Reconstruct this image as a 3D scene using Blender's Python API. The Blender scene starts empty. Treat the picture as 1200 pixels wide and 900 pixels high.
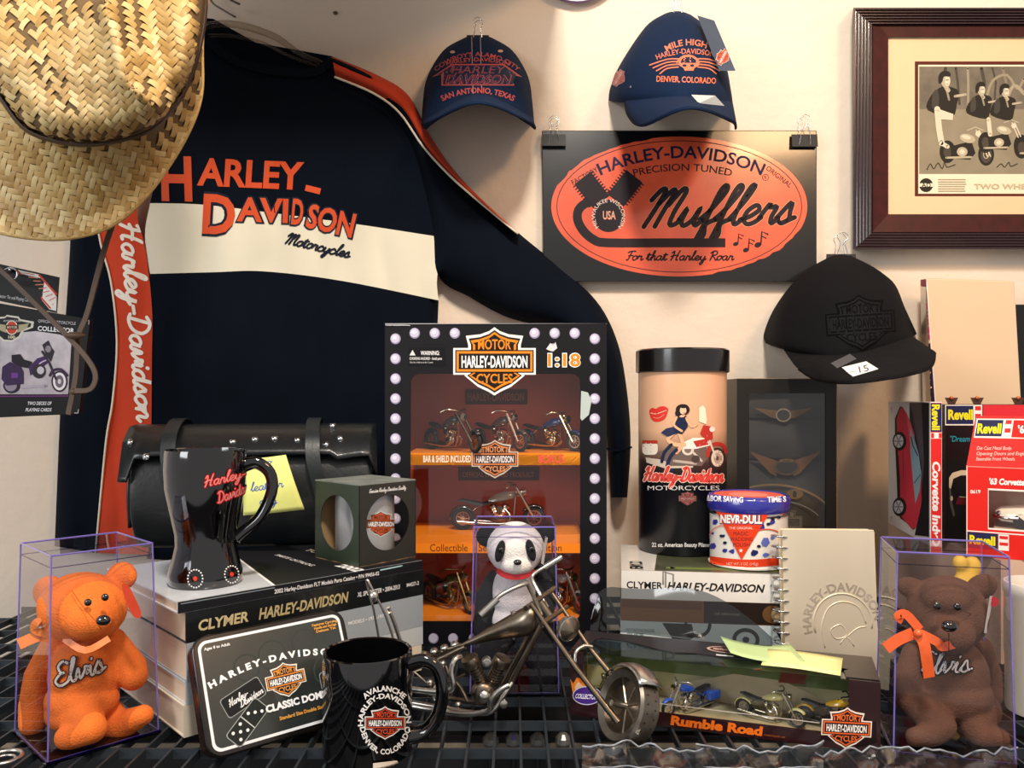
import bpy, bmesh, math, random
from mathutils import Vector as V, Matrix
from mathutils.bvhtree import BVHTree
random.seed(7)
sc = bpy.context.scene
COL = sc.collection
# ---------------------------------------------------------------- camera, light, exposure
F, HY, HC, DW = 950.0, 465.0, .33, 1.36      # focal length in pixels, horizon row, camera height above the shelf, distance to the wall
cam = bpy.data.objects.new('camera', bpy.data.cameras.new('camera')); COL.objects.link(cam)
cam.location = (0, -DW, HC); cam.rotation_euler = (math.pi/2, 0, 0)
cam.data.sensor_width = 36; cam.data.lens = F/1200*36; cam.data.shift_y = (HY-450)/1200; cam.data.clip_start = .02
sc.camera = cam
sc.view_settings.view_transform = 'Standard'; sc.view_settings.look = 'None'; sc.view_settings.gamma = 1
sc.view_settings.use_curve_mapping = False; sc.view_settings.exposure = 0.08
w = bpy.data.worlds.new('world'); sc.world = w; w.use_nodes = True
w.node_tree.nodes['Background'].inputs[0].default_value = (.97, .93, .91, 1); w.node_tree.nodes['Background'].inputs[1].default_value = .5
def area(name, loc, target, size, power, col, sy=None):
    l = bpy.data.lights.new(name, 'AREA'); l.energy = power; l.color = col; l.size = size
    if sy: l.shape = 'RECTANGLE'; l.size_y = sy
    o = bpy.data.objects.new(name, l); COL.objects.link(o); o.location = loc
    o.rotation_euler = (V(target)-V(loc)).to_track_quat('-Z', 'Y').to_euler(); return o
area('ceiling_lamp', (.10, -1.45, 1.65), (.05, 0, .25), .20, 28, (1, .90, .79))
area('warm_lamp', (.95, -1.55, 1.45), (.6, 0, .3), .30, 11.5, (1, .60, .30))
area('left_fill', (-1.6, -1.9, .9), (-.3, 0, .2), .8, 17, (.97, .98, 1))  # unseen fill light added to brighten the left side
# ---------------------------------------------------------------- helpers
def P(px, py, d): return V(((px-600)/F*d, d-DW, HC-(py-HY)/F*d))
def ds(py): return HC*F/(py-HY)              # depth at which something standing on the shelf shows at that row
def lin(h):
    h = h.lstrip('#'); r = [int(h[i:i+2], 16)/255 for i in (0, 2, 4)]
    return tuple(c/12.92 if c <= .04045 else ((c+.055)/1.055)**2.4 for c in r)+(1,)
MATS = {}
def mat(name, col='#808080', rough=.5, metal=0, noise=.12, ns=60, bump=0, bs=300, coat=0, sheen=0, spec=.5, aniso=0, stretch=None, bd=.001):
    if name in MATS: return MATS[name]
    m = bpy.data.materials.new(name); m.use_nodes = True; N = m.node_tree.nodes; L = m.node_tree.links
    b = N['Principled BSDF']; c = lin(col)
    b.inputs['Roughness'].default_value = rough; b.inputs['Metallic'].default_value = metal
    b.inputs['Specular IOR Level'].default_value = spec
    if coat: b.inputs['Coat Weight'].default_value = coat; b.inputs['Coat Roughness'].default_value = .08
    if sheen: b.inputs['Sheen Weight'].default_value = sheen; b.inputs['Sheen Roughness'].default_value = .4; b.inputs['Sheen Tint'].default_value = c
    tc = N.new('ShaderNodeTexCoord'); src = tc.outputs['Object']
    if stretch:
        mp = N.new('ShaderNodeMapping'); mp.inputs['Scale'].default_value = stretch; L.new(src, mp.inputs[0]); src = mp.outputs[0]
    if noise:
        n = N.new('ShaderNodeTexNoise'); n.inputs['Scale'].default_value = ns; n.inputs['Detail'].default_value = 4; L.new(src, n.inputs['Vector'])
        mx = N.new('ShaderNodeMix'); mx.data_type = 'RGBA'
        mx.inputs[6].default_value = tuple(x*(1-noise) for x in c[:3])+(1,); mx.inputs[7].default_value = tuple(min(1, x*(1+noise)) for x in c[:3])+(1,)
        L.new(n.outputs['Fac'], mx.inputs[0]); L.new(mx.outputs[2], b.inputs['Base Color'])
    else: b.inputs['Base Color'].default_value = c
    if bump:
        n2 = N.new('ShaderNodeTexNoise'); n2.inputs['Scale'].default_value = bs; n2.inputs['Detail'].default_value = 5; L.new(src, n2.inputs['Vector'])
        bp = N.new('ShaderNodeBump'); bp.inputs['Strength'].default_value = bump; bp.inputs['Distance'].default_value = bd
        L.new(n2.outputs['Fac'], bp.inputs['Height']); L.new(bp.outputs[0], b.inputs['Normal'])
    MATS[name] = m; return m
def pm(col):                                  # flat printing ink
    if col in MATS: return MATS[col]
    if not col.startswith('#'): raise KeyError(col)
    return mat(col, col, rough=.55, noise=0, spec=.2)
def clear(name, tint='#ffffff', refl=1.0, rough=.02, ior=1.45):
    if name in MATS: return MATS[name]
    m = bpy.data.materials.new(name); m.use_nodes = True; N = m.node_tree.nodes; L = m.node_tree.links
    N.remove(N['Principled BSDF']); out = N['Material Output']
    t = N.new('ShaderNodeBsdfTransparent'); t.inputs[0].default_value = lin(tint)
    g = N.new('ShaderNodeBsdfGlossy'); g.inputs['Roughness'].default_value = rough
    lw = N.new('ShaderNodeLayerWeight'); lw.inputs[0].default_value = .5
    pw = N.new('ShaderNodeMath'); pw.operation = 'POWER'; pw.inputs[1].default_value = 4; L.new(lw.outputs['Facing'], pw.inputs[0])
    ml = N.new('ShaderNodeMath'); ml.operation = 'MULTIPLY_ADD'; ml.use_clamp = True; ml.inputs[1].default_value = .75; ml.inputs[2].default_value = .035*refl; L.new(pw.outputs[0], ml.inputs[0])
    mx = N.new('ShaderNodeMixShader'); L.new(ml.outputs[0], mx.inputs[0]); L.new(t.outputs[0], mx.inputs[1]); L.new(g.outputs[0], mx.inputs[2])
    L.new(mx.outputs[0], out.inputs[0]); MATS[name] = m; return m
WM = {}
def M0(o):
    return WM.get(o.name, Matrix.Identity(4))
def thing(name, label, cat, loc=(0, 0, 0), rotz=0, group=None, M=None, kind=None):
    o = bpy.data.objects.new(name, None); COL.objects.link(o); o.empty_display_size = .02
    M = M or Matrix.Translation(V(loc)) @ Matrix.Rotation(rotz, 4, 'Z')
    o.matrix_world = M; o.location = M.to_translation(); o.rotation_euler = M.to_euler(); WM[o.name] = M
    o['label'] = label; o['category'] = cat
    if group: o['group'] = group
    return o
class MB:
    def __init__(s, M=None): s.v = []; s.f = []; s.mi = []; s.M = M or Matrix.Identity(4); s.cur = 0
    def add(s, vs, fs):
        n = len(s.v); s.v += [s.M @ V(v) for v in vs]; s.f += [tuple(i+n for i in f) for f in fs]; s.mi += [s.cur]*len(fs); return s
    def box(s, a, b):
        x0, y0, z0 = a; x1, y1, z1 = b
        return s.add([(x0,y0,z0),(x1,y0,z0),(x1,y1,z0),(x0,y1,z0),(x0,y0,z1),(x1,y0,z1),(x1,y1,z1),(x0,y1,z1)],
                     [(3,2,1,0),(4,5,6,7),(0,1,5,4),(1,2,6,5),(2,3,7,6),(3,0,4,7)])
    def hexa(s, p):  # 8 points bottom4, top4
        return s.add(p, [(3,2,1,0),(4,5,6,7),(0,1,5,4),(1,2,6,5),(2,3,7,6),(3,0,4,7)])
    def loft(s, rows, cu=False, cv=False, capa=False, capb=False):
        R, C = len(rows), len(rows[0]); vs = [p for r in rows for p in r]; fs = []
        for i in range(R if cv else R-1):
            for j in range(C if cu else C-1):
                a, b = i*C+j, i*C+(j+1)%C; i2 = (i+1) % R; c, d = i2*C+(j+1)%C, i2*C+j
                fs.append((a, b, c, d))
        if capa: fs.append(tuple(range(C))[::-1])
        if capb: fs.append(tuple((R-1)*C+j for j in range(C)))
        return s.add(vs, fs)
    def lathe(s, prof, n=40, c=(0,0,0), ax=None, capa=False, capb=False):
        rows = []; Q = V((0,0,1)).rotation_difference(V(ax)) if ax else None
        for r, z in prof:
            row = []
            for k in range(n):
                p = V((r*math.cos(2*math.pi*k/n), r*math.sin(2*math.pi*k/n), z))
                if Q: p = Q @ p
                row.append(p+V(c))
            rows.append(row)
        return s.loft(rows, cu=True, capa=capa, capb=capb)
    def sph(s, c, r, n=14, m=9, R=None):
        if not hasattr(r, '__len__'): r = (r, r, r)
        vs = []; 
        for i in range(1, m):
            t = math.pi*i/m
            for k in range(n):
                f = 2*math.pi*k/n; q = V((r[0]*math.sin(t)*math.cos(f), r[1]*math.sin(t)*math.sin(f), r[2]*math.cos(t)))
                vs.append((R @ q if R else q)+V(c))
        top = V((0,0,r[2])); bot = V((0,0,-r[2]))
        if R: top = R @ top; bot = R @ bot
        vs += [top+V(c), bot+V(c)]; a = len(vs)-2; fs = []
        for i in range(m-2):
            for k in range(n): fs.append((i*n+k, (i+1)*n+k, (i+1)*n+(k+1)%n, i*n+(k+1)%n))
        for k in range(n): fs.append((a, k, (k+1)%n)); fs.append((a+1, (m-2)*n+(k+1)%n, (m-2)*n+k))
        return s.add(vs, fs)
    def tube(s, pts, r, n=8, closed=False, sm=0, sq=1):
        pts = [V(p) for p in pts]
        if sm: pts = crs(pts, sm, closed)
        K = len(pts); rr = r if hasattr(r, '__len__') else None; rows = []; up = None
        for i, p in enumerate(pts):
            a = pts[(i-1) % K] if (i or closed) else p; b = pts[(i+1) % K] if (i < K-1 or closed) else p
            t = (b-a)
            if t.length < 1e-9: t = V((0,0,1))
            t.normalize()
            if up is None: up = t.orthogonal().normalized()
            up = (up-t*up.dot(t)); up = up.normalized() if up.length > 1e-6 else t.orthogonal().normalized()
            w = t.cross(up)
            if rr: q = i/(K-1)*(len(rr)-1); j = min(int(q), len(rr)-2); rad = rr[j]*(1-(q-j))+rr[j+1]*(q-j)
            else: rad = r
            rows.append([p+(up*math.cos(2*math.pi*k/n)+w*math.sin(2*math.pi*k/n)*sq)*rad for k in range(n)])
        return s.loft(rows, cu=True, cv=closed, capa=not closed, capb=not closed)
    def strap(s, pts, w, t, nrm, sm=4):       # flat band along a path, wide across nrm x tangent
        pts = [V(p) for p in pts]
        if sm: pts = crs(pts, sm)
        rows = []; nrm = V(nrm).normalized()
        for i, p in enumerate(pts):
            a = pts[max(i-1, 0)]; b = pts[min(i+1, len(pts)-1)]; tt = (b-a).normalized(); sd = tt.cross(nrm).normalized(); nn = sd.cross(tt)
            rows.append([p-sd*w/2-nn*t/2, p+sd*w/2-nn*t/2, p+sd*w/2+nn*t/2, p-sd*w/2+nn*t/2])
        return s.loft(rows, cu=True, capa=True, capb=True)
    def prism(s, pts, h0, h1, fn):            # outline (u,v) raised from h0 to h1 through fn(u,v,h)
        n = len(pts); s.add([fn(u, v, h0) for u, v in pts]+[fn(u, v, h1) for u, v in pts],
              [tuple(range(n))[::-1], tuple(range(n, 2*n))]+[(i, (i+1)%n, n+(i+1)%n, n+i) for i in range(n)]); return s
    def obj(s, name, mats, parent=None, smooth=None, bevel=0, bseg=2, sub=0, solid=0, soff=-1, tri=False, **kw):
        if not isinstance(mats, (list, tuple)): mats = [mats]
        Mi = M0(parent).inverted() if parent else Matrix.Identity(4)
        base = kw.pop('base', None)
        if base is not None: Mi = Matrix.Translation(-V(base))
        me = bpy.data.meshes.new(name); me.from_pydata([Mi @ v for v in s.v], [], s.f); me.validate()
        for m in mats: me.materials.append(m)
        if len(me.polygons) == len(s.mi): me.polygons.foreach_set('material_index', s.mi)
        o = bpy.data.objects.new(name, me); COL.objects.link(o)
        if parent: o.parent = parent; WM[o.name] = M0(parent)
        elif base is not None: o.location = base; WM[o.name] = Matrix.Translation(V(base))
        if smooth is not None:
            me.polygons.foreach_set('use_smooth', [True]*len(me.polygons))
            if smooth < 179: me.set_sharp_from_angle(angle=math.radians(smooth))
        me.update()
        if solid: q = o.modifiers.new('s', 'SOLIDIFY'); q.thickness = solid; q.offset = soff
        if bevel: q = o.modifiers.new('b', 'BEVEL'); q.width = bevel; q.segments = bseg; q.limit_method = 'ANGLE'; q.angle_limit = math.radians(40); q.harden_normals = False
        if sub: q = o.modifiers.new('u', 'SUBSURF'); q.levels = q.render_levels = sub
        for k, v in kw.items(): o[k] = v
        return o
def crs(pts, n, closed=False):               # Catmull-Rom
    out = []; K = len(pts)
    for i in range(K if closed else K-1):
        g = (lambda k: pts[k % K]) if closed else (lambda k: pts[max(0, min(K-1, k))])
        a, b, c, d = g(i-1), g(i), g(i+1), g(i+2)
        for j in range(n):
            t = j/n; out.append(.5*((2*b)+(c-a)*t+(2*a-5*b+4*c-d)*t*t+(3*b-a-3*c+d)*t**3))
    if not closed: out.append(pts[-1])
    return out
def cr2(pts, n, closed=False): return [(p.x, p.y) for p in crs([V((a, b, 0)) for a, b in pts], n, closed)]
def grid(rows, nu, nv, cu=False):            # smooth net through control points
    r2 = [crs([V(p) for p in r], nu, cu) for r in rows]
    cols = [crs([r[j] for r in r2], nv) for j in range(len(r2[0]))]
    return [[cols[j][i] for j in range(len(cols))] for i in range(len(cols[0]))]
# ---- flat print laid on real surfaces
TX = {}
def text_geo(s, bold=0):
    k = (s, bold)
    if k in TX: return TX[k]
    c = bpy.data.curves.new('t', 'FONT'); c.body = s; c.resolution_u = 3; c.offset = bold; o = bpy.data.objects.new('t', c)
    me = o.to_mesh(); vs = [(v.co.x, v.co.y) for v in me.vertices]; fs = [tuple(p.vertices) for p in me.polygons]; o.to_mesh_clear()
    bpy.data.objects.remove(o); bpy.data.curves.remove(c)
    if not vs: vs = [(0, 0), (1, 0), (1, 1)]; fs = [(0, 1, 2)]
    x0 = min(v[0] for v in vs); x1 = max(v[0] for v in vs)
    vs = [((x-(x0+x1)/2), y/.73) for x, y in vs]; TX[k] = (vs, fs, x1-x0); return TX[k]
SG = {
'a': (1.2, [[(.9,.8),(.6,1),(.2,.8),(.1,.35),(.4,0),(.75,.3),(.9,.95),(.85,.2),(1.1,0),(1.3,.3)]]),
'c': (1.0, [[(.85,.75),(.6,1),(.2,.75),(.1,.3),(.4,0),(.8,.1),(1.1,.35)]]),
'd': (1.2, [[(.85,.8),(.55,1),(.2,.75),(.1,.3),(.4,0),(.75,.3),(.95,1.9),(.88,.25),(1.1,0),(1.3,.3)]]),
'e': (1.0, [[(0,.25),(.45,.4),(.8,.75),(.55,1),(.2,.7),(.2,.25),(.5,0),(.85,.1),(1.1,.35)]]),
'f': (.8, [[(0,.3),(.4,.9),(.75,1.8),(.6,2.1),(.4,1.7),(.35,0),(.3,-.8),(.45,-.95),(.6,-.5),(.45,.05),(.9,.3)]]),
'g': (1.1, [[(.9,.8),(.6,1),(.2,.8),(.1,.35),(.4,0),(.75,.3),(.9,.95),(.8,-.3),(.5,-.95),(.25,-.75),(.6,-.2),(1.2,.3)]]),
'h': (1.1, [[(0,.3),(.4,1.2),(.6,2),(.4,2),(.3,1.2),(.25,0)],[(.27,.4),(.55,.95),(.8,.9),(.8,.3),(.95,0),(1.2,.3)]]),
'i': (.6, [[(0,.3),(.3,.95),(.28,.25),(.45,0),(.75,.3)],[(.38,1.4),(.42,1.5)]]),
'l': (.62, [[(0,.3),(.4,1.2),(.6,2),(.4,2),(.25,1.2),(.25,.3),(.45,0),(.75,.3)]]),
'n': (1.05, [[(0,.3),(.2,.95),(.2,0)],[(.2,.5),(.55,1),(.8,.85),(.78,.25),(.95,0),(1.2,.3)]]),
'o': (1.0, [[(.6,1),(.2,.8),(.1,.35),(.4,0),(.8,.3),(.85,.8),(.6,1),(.8,.85),(1.15,.85)]]),
'r': (.95, [[(0,.3),(.25,1.05),(.35,.85),(.7,.9),(.65,.35),(.8,0),(1.05,.3)]]),
's': (.85, [[(0,.25),(.45,1.1),(.6,.6),(.7,.2),(.4,0),(.15,.15)],[(.4,0),(1,.3)]]),
't': (.7, [[(0,.3),(.35,1.6),(.3,.25),(.5,0),(.8,.3)],[(.05,1.2),(.7,1.25)]]),
'u': (1.15, [[(0,.3),(.2,.95),(.18,.3),(.4,0),(.75,.3),(.9,.95),(.88,.25),(1.05,0),(1.3,.3)]]),
'v': (1.0, [[(0,.3),(.2,1),(.3,.8),(.4,.05),(.8,.6),(.85,1),(1.1,.9)]]),
'y': (1.1, [[(0,.3),(.2,.95),(.18,.3),(.4,.05),(.75,.3),(.9,.95),(.8,-.3),(.5,-.95),(.25,-.75),(.6,-.2),(1.2,.3)]]),
'-': (.9, [[(.2,.55),(.8,.6)]]), ' ': (.7, []), '.': (.5, [[(.2,0),(.25,.05)]]),
'H': (1.65, [[(.1,1.6),(.45,2.05),(.45,1),(.2,0)],[(1.4,2.1),(1.15,1),(1.1,.1),(1.4,.1)],[(.1,.85),(.6,1.1),(1.3,1)]]),
'D': (1.6, [[(.5,1.9),(.4,.9),(.3,.05)],[(0,.2),(.5,0),(1.2,.3),(1.45,1.1),(1.1,1.8),(.5,2.05),(.05,1.8)]]),
'M': (1.9, [[(-.1,1.4),(.2,1.95),(.45,1.9),(.35,1),(.15,0)],[(.4,1.2),(.8,1.9),(1,1.8),(.85,.9),(.75,0)],[(.95,1.1),(1.35,1.95),(1.6,1.8),(1.45,.8),(1.5,.1),(1.8,.1),(2,.35)]]),
'E': (1.25, [[(1.2,1.8),(.8,2.05),(.4,1.75),(.6,1.15),(.9,1.05),(.5,1),(.1,.5),(.5,0),(1.1,.1),(1.4,.4)]]),
'F': (1.1, [[(.1,1.7),(.6,2),(1.4,2)],[(.75,1.95),(.6,1),(.4,.1),(.1,.1)],[(.35,1),(1.1,1.05)]]),
'G': (1.5, [[(1.25,1.7),(.8,2.05),(.3,1.7),(.15,.9),(.5,.05),(1.1,.2),(1.3,.9),(.8,.9)]]),
'Q': (1.5, [[(.7,2.05),(.2,1.7),(.15,.6),(.6,0),(1.2,.5),(1.25,1.5),(.7,2.05)],[(.7,.5),(1.4,-.2)]]),
'm': (1.6, [[(0,.3),(.2,.95),(.2,0)],[(.2,.5),(.5,1),(.7,.85),(.7,0)],[(.7,.5),(1.05,1),(1.25,.85),(1.25,.25),(1.4,0),(1.65,.3)]]),
'b': (1.0, [[(0,.3),(.4,1.2),(.5,2),(.3,1.9),(.2,.2),(.5,0),(.85,.5),(.5,1),(.25,.7)]]),
'w': (1.5, [[(0,.9),(.2,.95),(.25,.2),(.5,0),(.7,.8),(.75,.2),(1,0),(1.25,.9),(1.5,.8)]]),
'R': (1.3, [[(.4,1.9),(.35,1),(.2,0)],[(0,1.6),(.5,2.05),(1.1,1.9),(1.1,1.3),(.5,1),(.9,.5),(1.2,0),(1.5,.3)]]),
}
class Art:                                   # y runs down, like the surface seen from the front
    def __init__(s): s.e = []; s.k = 0; s.T = None
    def _a(s, pts, fs, col, up=1):
        if s.T: pts = [s.T(x, y) for x, y in pts]
        s.e.append((pts, fs, col, s.k+{0: 1, 1: 0, 2: 2}[up])); s.k += up; return s
    def poly(s, pts, col, sm=0):
        if sm: pts = cr2(pts, sm, True)
        return s._a(pts, [tuple(range(len(pts)))], col)
    def rect(s, x0, y0, x1, y1, col, r=0):
        if not r: return s.poly([(x0,y0),(x1,y0),(x1,y1),(x0,y1)], col)
        p = []
        for cx, cy, a in ((x1-r,y0+r,-90),(x1-r,y1-r,0),(x0+r,y1-r,90),(x0+r,y0+r,180)):
            for k in range(5): t = math.radians(a+k*22.5); p.append((cx+r*math.cos(t), cy+r*math.sin(t)))
        return s.poly(p, col)
    def ell(s, cx, cy, rx, ry, col, n=28, ang=0):
        ca, sa = math.cos(math.radians(ang)), math.sin(math.radians(ang)); p = []
        for k in range(n): t = 2*math.pi*k/n; x, y = rx*math.cos(t), ry*math.sin(t); p.append((cx+x*ca+y*sa, cy-x*sa+y*ca))
        return s.poly(p, col)
    def line(s, pts, w, col, sm=0, closed=False, up=1, cap=True):
        if sm: pts = cr2(pts, sm, closed)
        vs = []; fs = []; n = len(pts)
        for i in range(n):
            a = pts[(i-1) % n] if (i or closed) else pts[i]; b = pts[(i+1) % n] if (i < n-1 or closed) else pts[i]
            dx, dy = b[0]-a[0], b[1]-a[1]; l = math.hypot(dx, dy) or 1; ww = w/2
            vs += [(pts[i][0]-dy/l*ww, pts[i][1]+dx/l*ww), (pts[i][0]+dy/l*ww, pts[i][1]-dx/l*ww)]
        for i in range(n if closed else n-1): j = (i+1) % n; fs.append((2*i, 2*i+1, 2*j+1, 2*j))
        if cap and not closed:
            for e in (0, n-1):
                b0 = len(vs); vs += [(pts[e][0]+w/2*math.cos(k*math.pi/4), pts[e][1]+w/2*math.sin(k*math.pi/4)) for k in range(8)]; fs.append(tuple(range(b0, b0+8)))
        return s._a(vs, fs, col, up)
    def ring(s, cx, cy, rx, ry, w, col, n=36, a0=0, a1=360):
        cl = a1-a0 >= 360; p = [(cx+rx*math.cos(math.radians(a0+(a1-a0)*k/n)), cy+ry*math.sin(math.radians(a0+(a1-a0)*k/n))) for k in range(n if cl else n+1)]
        return s.line(p, w, col, closed=cl)
    def text(s, t, cx, cy, h, w, col, bold=0, shear=0, ang=0, up=0):   # cx,cy: middle of the line, w: its width
        vs, fs, tw = text_geo(t, bold); ca, sa = math.cos(math.radians(ang)), math.sin(math.radians(ang)); kx = w/tw; p = []
        for x, y in vs:
            X = x*kx+(y-.5)*h*shear; Y = (y-.5)*h; p.append((cx+X*ca-Y*sa, cy-X*sa-Y*ca))
        return s._a(p, fs, col, 2 if up else 0)
    def arc(s, t, cx, cy, rx, ry, w, h, col, bold=0, a0=0, bottom=False, up=0):
        vs, fs, tw = text_geo(t, bold); p = []
        for x, y in vs:
            th = math.radians(a0)+x/tw*w/rx; q = y*h
            if bottom: p.append((cx+(rx-q)*math.sin(th), cy+(ry-q)*math.cos(th)))
            else: p.append((cx+(rx+q)*math.sin(th), cy-(ry+q)*math.cos(th)))
        return s._a(p, fs, col, 2 if up else 0)
    def script(s, t, x, y, w, xh, col, th, ang=0, shear=.35, out=None, oth=0, sm=4):   # x,y: left end of base line
        tw = sum(SG[c][0] for c in t); k = w/tw; ca, sa = math.cos(math.radians(ang)), math.sin(math.radians(ang)); st = []; q = 0
        for c in t:
            for stroke in SG[c][1]:
                st.append([((q+a)*k+b*xh*shear, b*xh) for a, b in stroke])
            q += SG[c][0]
        for cc, tt in ((out, th+2*oth), (col, th)):
            if not cc: continue
            for stroke in st: s.line([(x+a*ca-b*sa, y-a*sa-b*ca) for a, b in stroke], tt, cc, sm=sm, up=0)
            s.k += 1
        return s
    def shield(s, cx, cy, w, line='#e87a25', dark='#141416', outer='#f2efe9', bar='#f4f4f4', t1='#e87a25', ang=0, small=False, fill=None, asp=1.0):
        ca, sa = math.cos(math.radians(ang)), math.sin(math.radians(ang)); k = w/2
        def T(p): return [(cx+x*k*ca-y*k*asp*sa, cy-x*k*sa-y*k*asp*ca) for x, y in p]
        def shp(g): return T([(0,.80+g),(-.14,.70+g),(-.36,.62+g),(-.66-g,.58+g),(-.60-g,.42),(-.60-g,-.30),(-.70-g,-.36),(-.42,-.58-g),(-.16,-.70-g),(0,-.80-g),(.16,-.70-g),(.42,-.58-g),(.70+g,-.36),(.60+g,-.30),(.60+g,.42),(.66+g,.58+g),(.36,.62+g),(.14,.70+g)])
        def bx(a, b): return T([(-a,b),(a,b),(a,-b),(-a,-b)])
        if outer: s.poly(shp(.07), outer); s.poly(bx(1.05,.34), outer)
        s.poly(shp(.0), fill or dark)
        if not small: s.poly(shp(-.05), line); s.poly(shp(-.11), fill or dark)
        else: s.poly(shp(-.05), line)
        s.poly(bx(1,.29), dark); s.poly(bx(.97,.26), line); s.poly(bx(.91,.20), dark); s.k += 1
        tc = dark if small else t1
        s.text('HARLEY-DAVIDSON', *T([(0,0)])[0], w*.15*asp, w*.84, bar, .03, 0, ang)
        s.text('MOTOR', *T([(0,.44)])[0], w*.13*asp, w*.42, tc, .02, 0, ang); s.text('CYCLES', *T([(0,-.43)])[0], w*.12*asp, w*.46, tc, .02, 0, ang, up=1)
        s.k += 1; return s
    def emit(s, name, parent, fn, maxe=0, base=.0002, step=.00003, mats=None, label=None):
        bm = bmesh.new(); cols = []
        Mi = M0(parent).inverted()
        for pts, fs, col, k in s.e:
            if col not in cols: cols.append(col)
            ci = cols.index(col); b = bmesh.new(); vs = [b.verts.new((x, y, 0)) for x, y in pts]
            for f in fs:
                if len(set(f)) > 2:
                    try: b.faces.new([vs[i] for i in f])
                    except ValueError: pass
            if maxe or max((len(f) for f in fs), default=0) > 4: bmesh.ops.triangulate(b, faces=b.faces[:])
            if maxe:
                for _ in range(7):
                    lg = [e for e in b.edges if e.calc_length() > maxe]
                    if not lg: break
                    bmesh.ops.subdivide_edges(b, edges=lg, cuts=1); bmesh.ops.triangulate(b, faces=[f for f in b.faces if len(f.verts) > 3])
            mp = {}
            for v in b.verts: mp[v] = bm.verts.new(Mi @ fn(v.co.x, v.co.y, base+k*step))
            for f in b.faces:
                try: nf = bm.faces.new([mp[v] for v in f.verts]); nf.material_index = ci
                except ValueError: pass
            b.free()
        me = bpy.data.meshes.new(name); bm.to_mesh(me); bm.free()
        for c in cols: me.materials.append(pm(c) if c in MATS or c.startswith('#') else MATS[c])
        o = bpy.data.objects.new(name, me); COL.objects.link(o); o.parent = parent; WM[o.name] = M0(parent)
        if label: o['label'] = label
        return o
EYE = V((0, -DW, HC))
def onto(*mbs):                              # drops a mark on the surface seen at that place, keeping it on the real surface
    vs = []; fs = []
    for m in mbs: n = len(vs); vs += m.v; fs += [tuple(i+n for i in f) for f in m.f]
    bv = BVHTree.FromPolygons(vs, fs); st = {'t': 1.0}
    def fn(px, py, h):
        d = (P(px, py, 1)-EYE).normalized(); loc, n, i, t = bv.ray_cast(EYE, d)
        if loc is None:
            loc, n, i, t = bv.find_nearest(EYE+d*st['t'])
        else: st['t'] = t
        if n.dot(d) > 0: n = -n
        return loc+n*h
    return fn
def plane(M, y=0):                           # local x right, z up, mark on the face at local y, art v runs down from z=0
    return lambda u, v, h: M @ V((u, y-h, -v))
def quad(W, H, c):                           # maps art 0..W, 0..H into four picture corners tl,tr,br,bl (perspective)
    (x0,y0),(x1,y1),(x2,y2),(x3,y3) = c
    dx1, dx2, sx = x1-x2, x3-x2, x0-x1+x2-x3; dy1, dy2, sy = y1-y2, y3-y2, y0-y1+y2-y3; det = dx1*dy2-dx2*dy1
    g = (sx*dy2-dx2*sy)/det; h = (dx1*sy-sx*dy1)/det
    a, b, e, f = x1-x0+g*x1, x3-x0+h*x3, y1-y0+g*y1, y3-y0+h*y3
    def T(u, v): u /= W; v /= H; q = g*u+h*v+1; return ((a*u+b*v+x0)/q, (e*u+f*v+y0)/q)
    return T
def TM(loc, yaw=0, rx=0, ry=0): return Matrix.Translation(V(loc)) @ Matrix.Rotation(math.radians(yaw), 4, 'Z') @ Matrix.Rotation(math.radians(rx), 4, 'X') @ Matrix.Rotation(math.radians(ry), 4, 'Y')
# ---------------------------------------------------------------- shared materials
def wallmat():
    m = mat('plaster', '#eadbc8', rough=.85, noise=.03, ns=6, bump=.55, bs=38, bd=.004); return m
chrome = mat('chrome', '#cfd2d6', .18, 1, noise=.05)
steel = mat('gunmetal', '#8a7f70', .32, 1, noise=.35, ns=90, bump=.15, bs=150)
steel2 = mat('bright_steel', '#c9c6c0', .28, 1, noise=.15, ns=120, bump=.1, bs=200)
blackm = mat('black_plastic', '#0e0f12', .55, noise=.1)
blackgl = mat('black_glaze', '#060608', .07, noise=0, coat=1)
clearp = clear('clear_acrylic', '#f3f2f8', 1.0)
filmp = clear('clear_film', '#ffffff', 1.2, .06)
purple = mat('acrylic_edge', '#7468b8', .15, noise=.15, ns=60, coat=1)
paper = mat('paper', '#efe9dc', .8, noise=.06, ns=30)
# ================================================================ setting
def struct(name, mb, m, **k): return mb.obj(name, m, kind='structure', **k)
b = MB(); b.box((-2.2, 0, -1.0), (2.6, .08, 2.2)); struct('wall_back', b, wallmat())
b = MB(); b.box((-2.2, -3.0, -1.05), (2.6, .08, -1.0)); struct('floor', b, mat('dark_floor', '#2a2724', .7))
# shelf of open grid bars
sh = thing('grid_shelf', 'dark grey metal shelf of open grid bars holding the whole display', 'shelf', (0, -.35, -.01))
barm = mat('shelf_metal', '#3d454c', .42, .55, noise=.2, ns=40)
x0 = .0083
proto = None
for k in range(-30, 31):
    x = x0+k*.0252; b = MB(); b.box((x-.0012, -.80, -.009), (x+.0012, -.025, -.0005))
    if proto is None: proto = b.obj('bar', barm, sh); px0 = x
    else:
        c = proto.copy(); c.location = (x-px0, 0, 0); COL.objects.link(c); c.parent = sh
proto = None
for k in range(13):
    y = -DW+.761-.128+k*.064+.0; b = MB(); b.box((-.77, y-.0012, -.0095), (.79, y+.0012, 0))
    if proto is None: proto = b.obj('cross_bar', barm, sh); py0 = y
    else:
        c = proto.copy(); c.location = (0, y-py0, 0); COL.objects.link(c); c.parent = sh
b = MB(); b.box((-.78, -.81, -.03), (.80, -.80, 0)); b.obj('front_rail', barm, sh)
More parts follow.
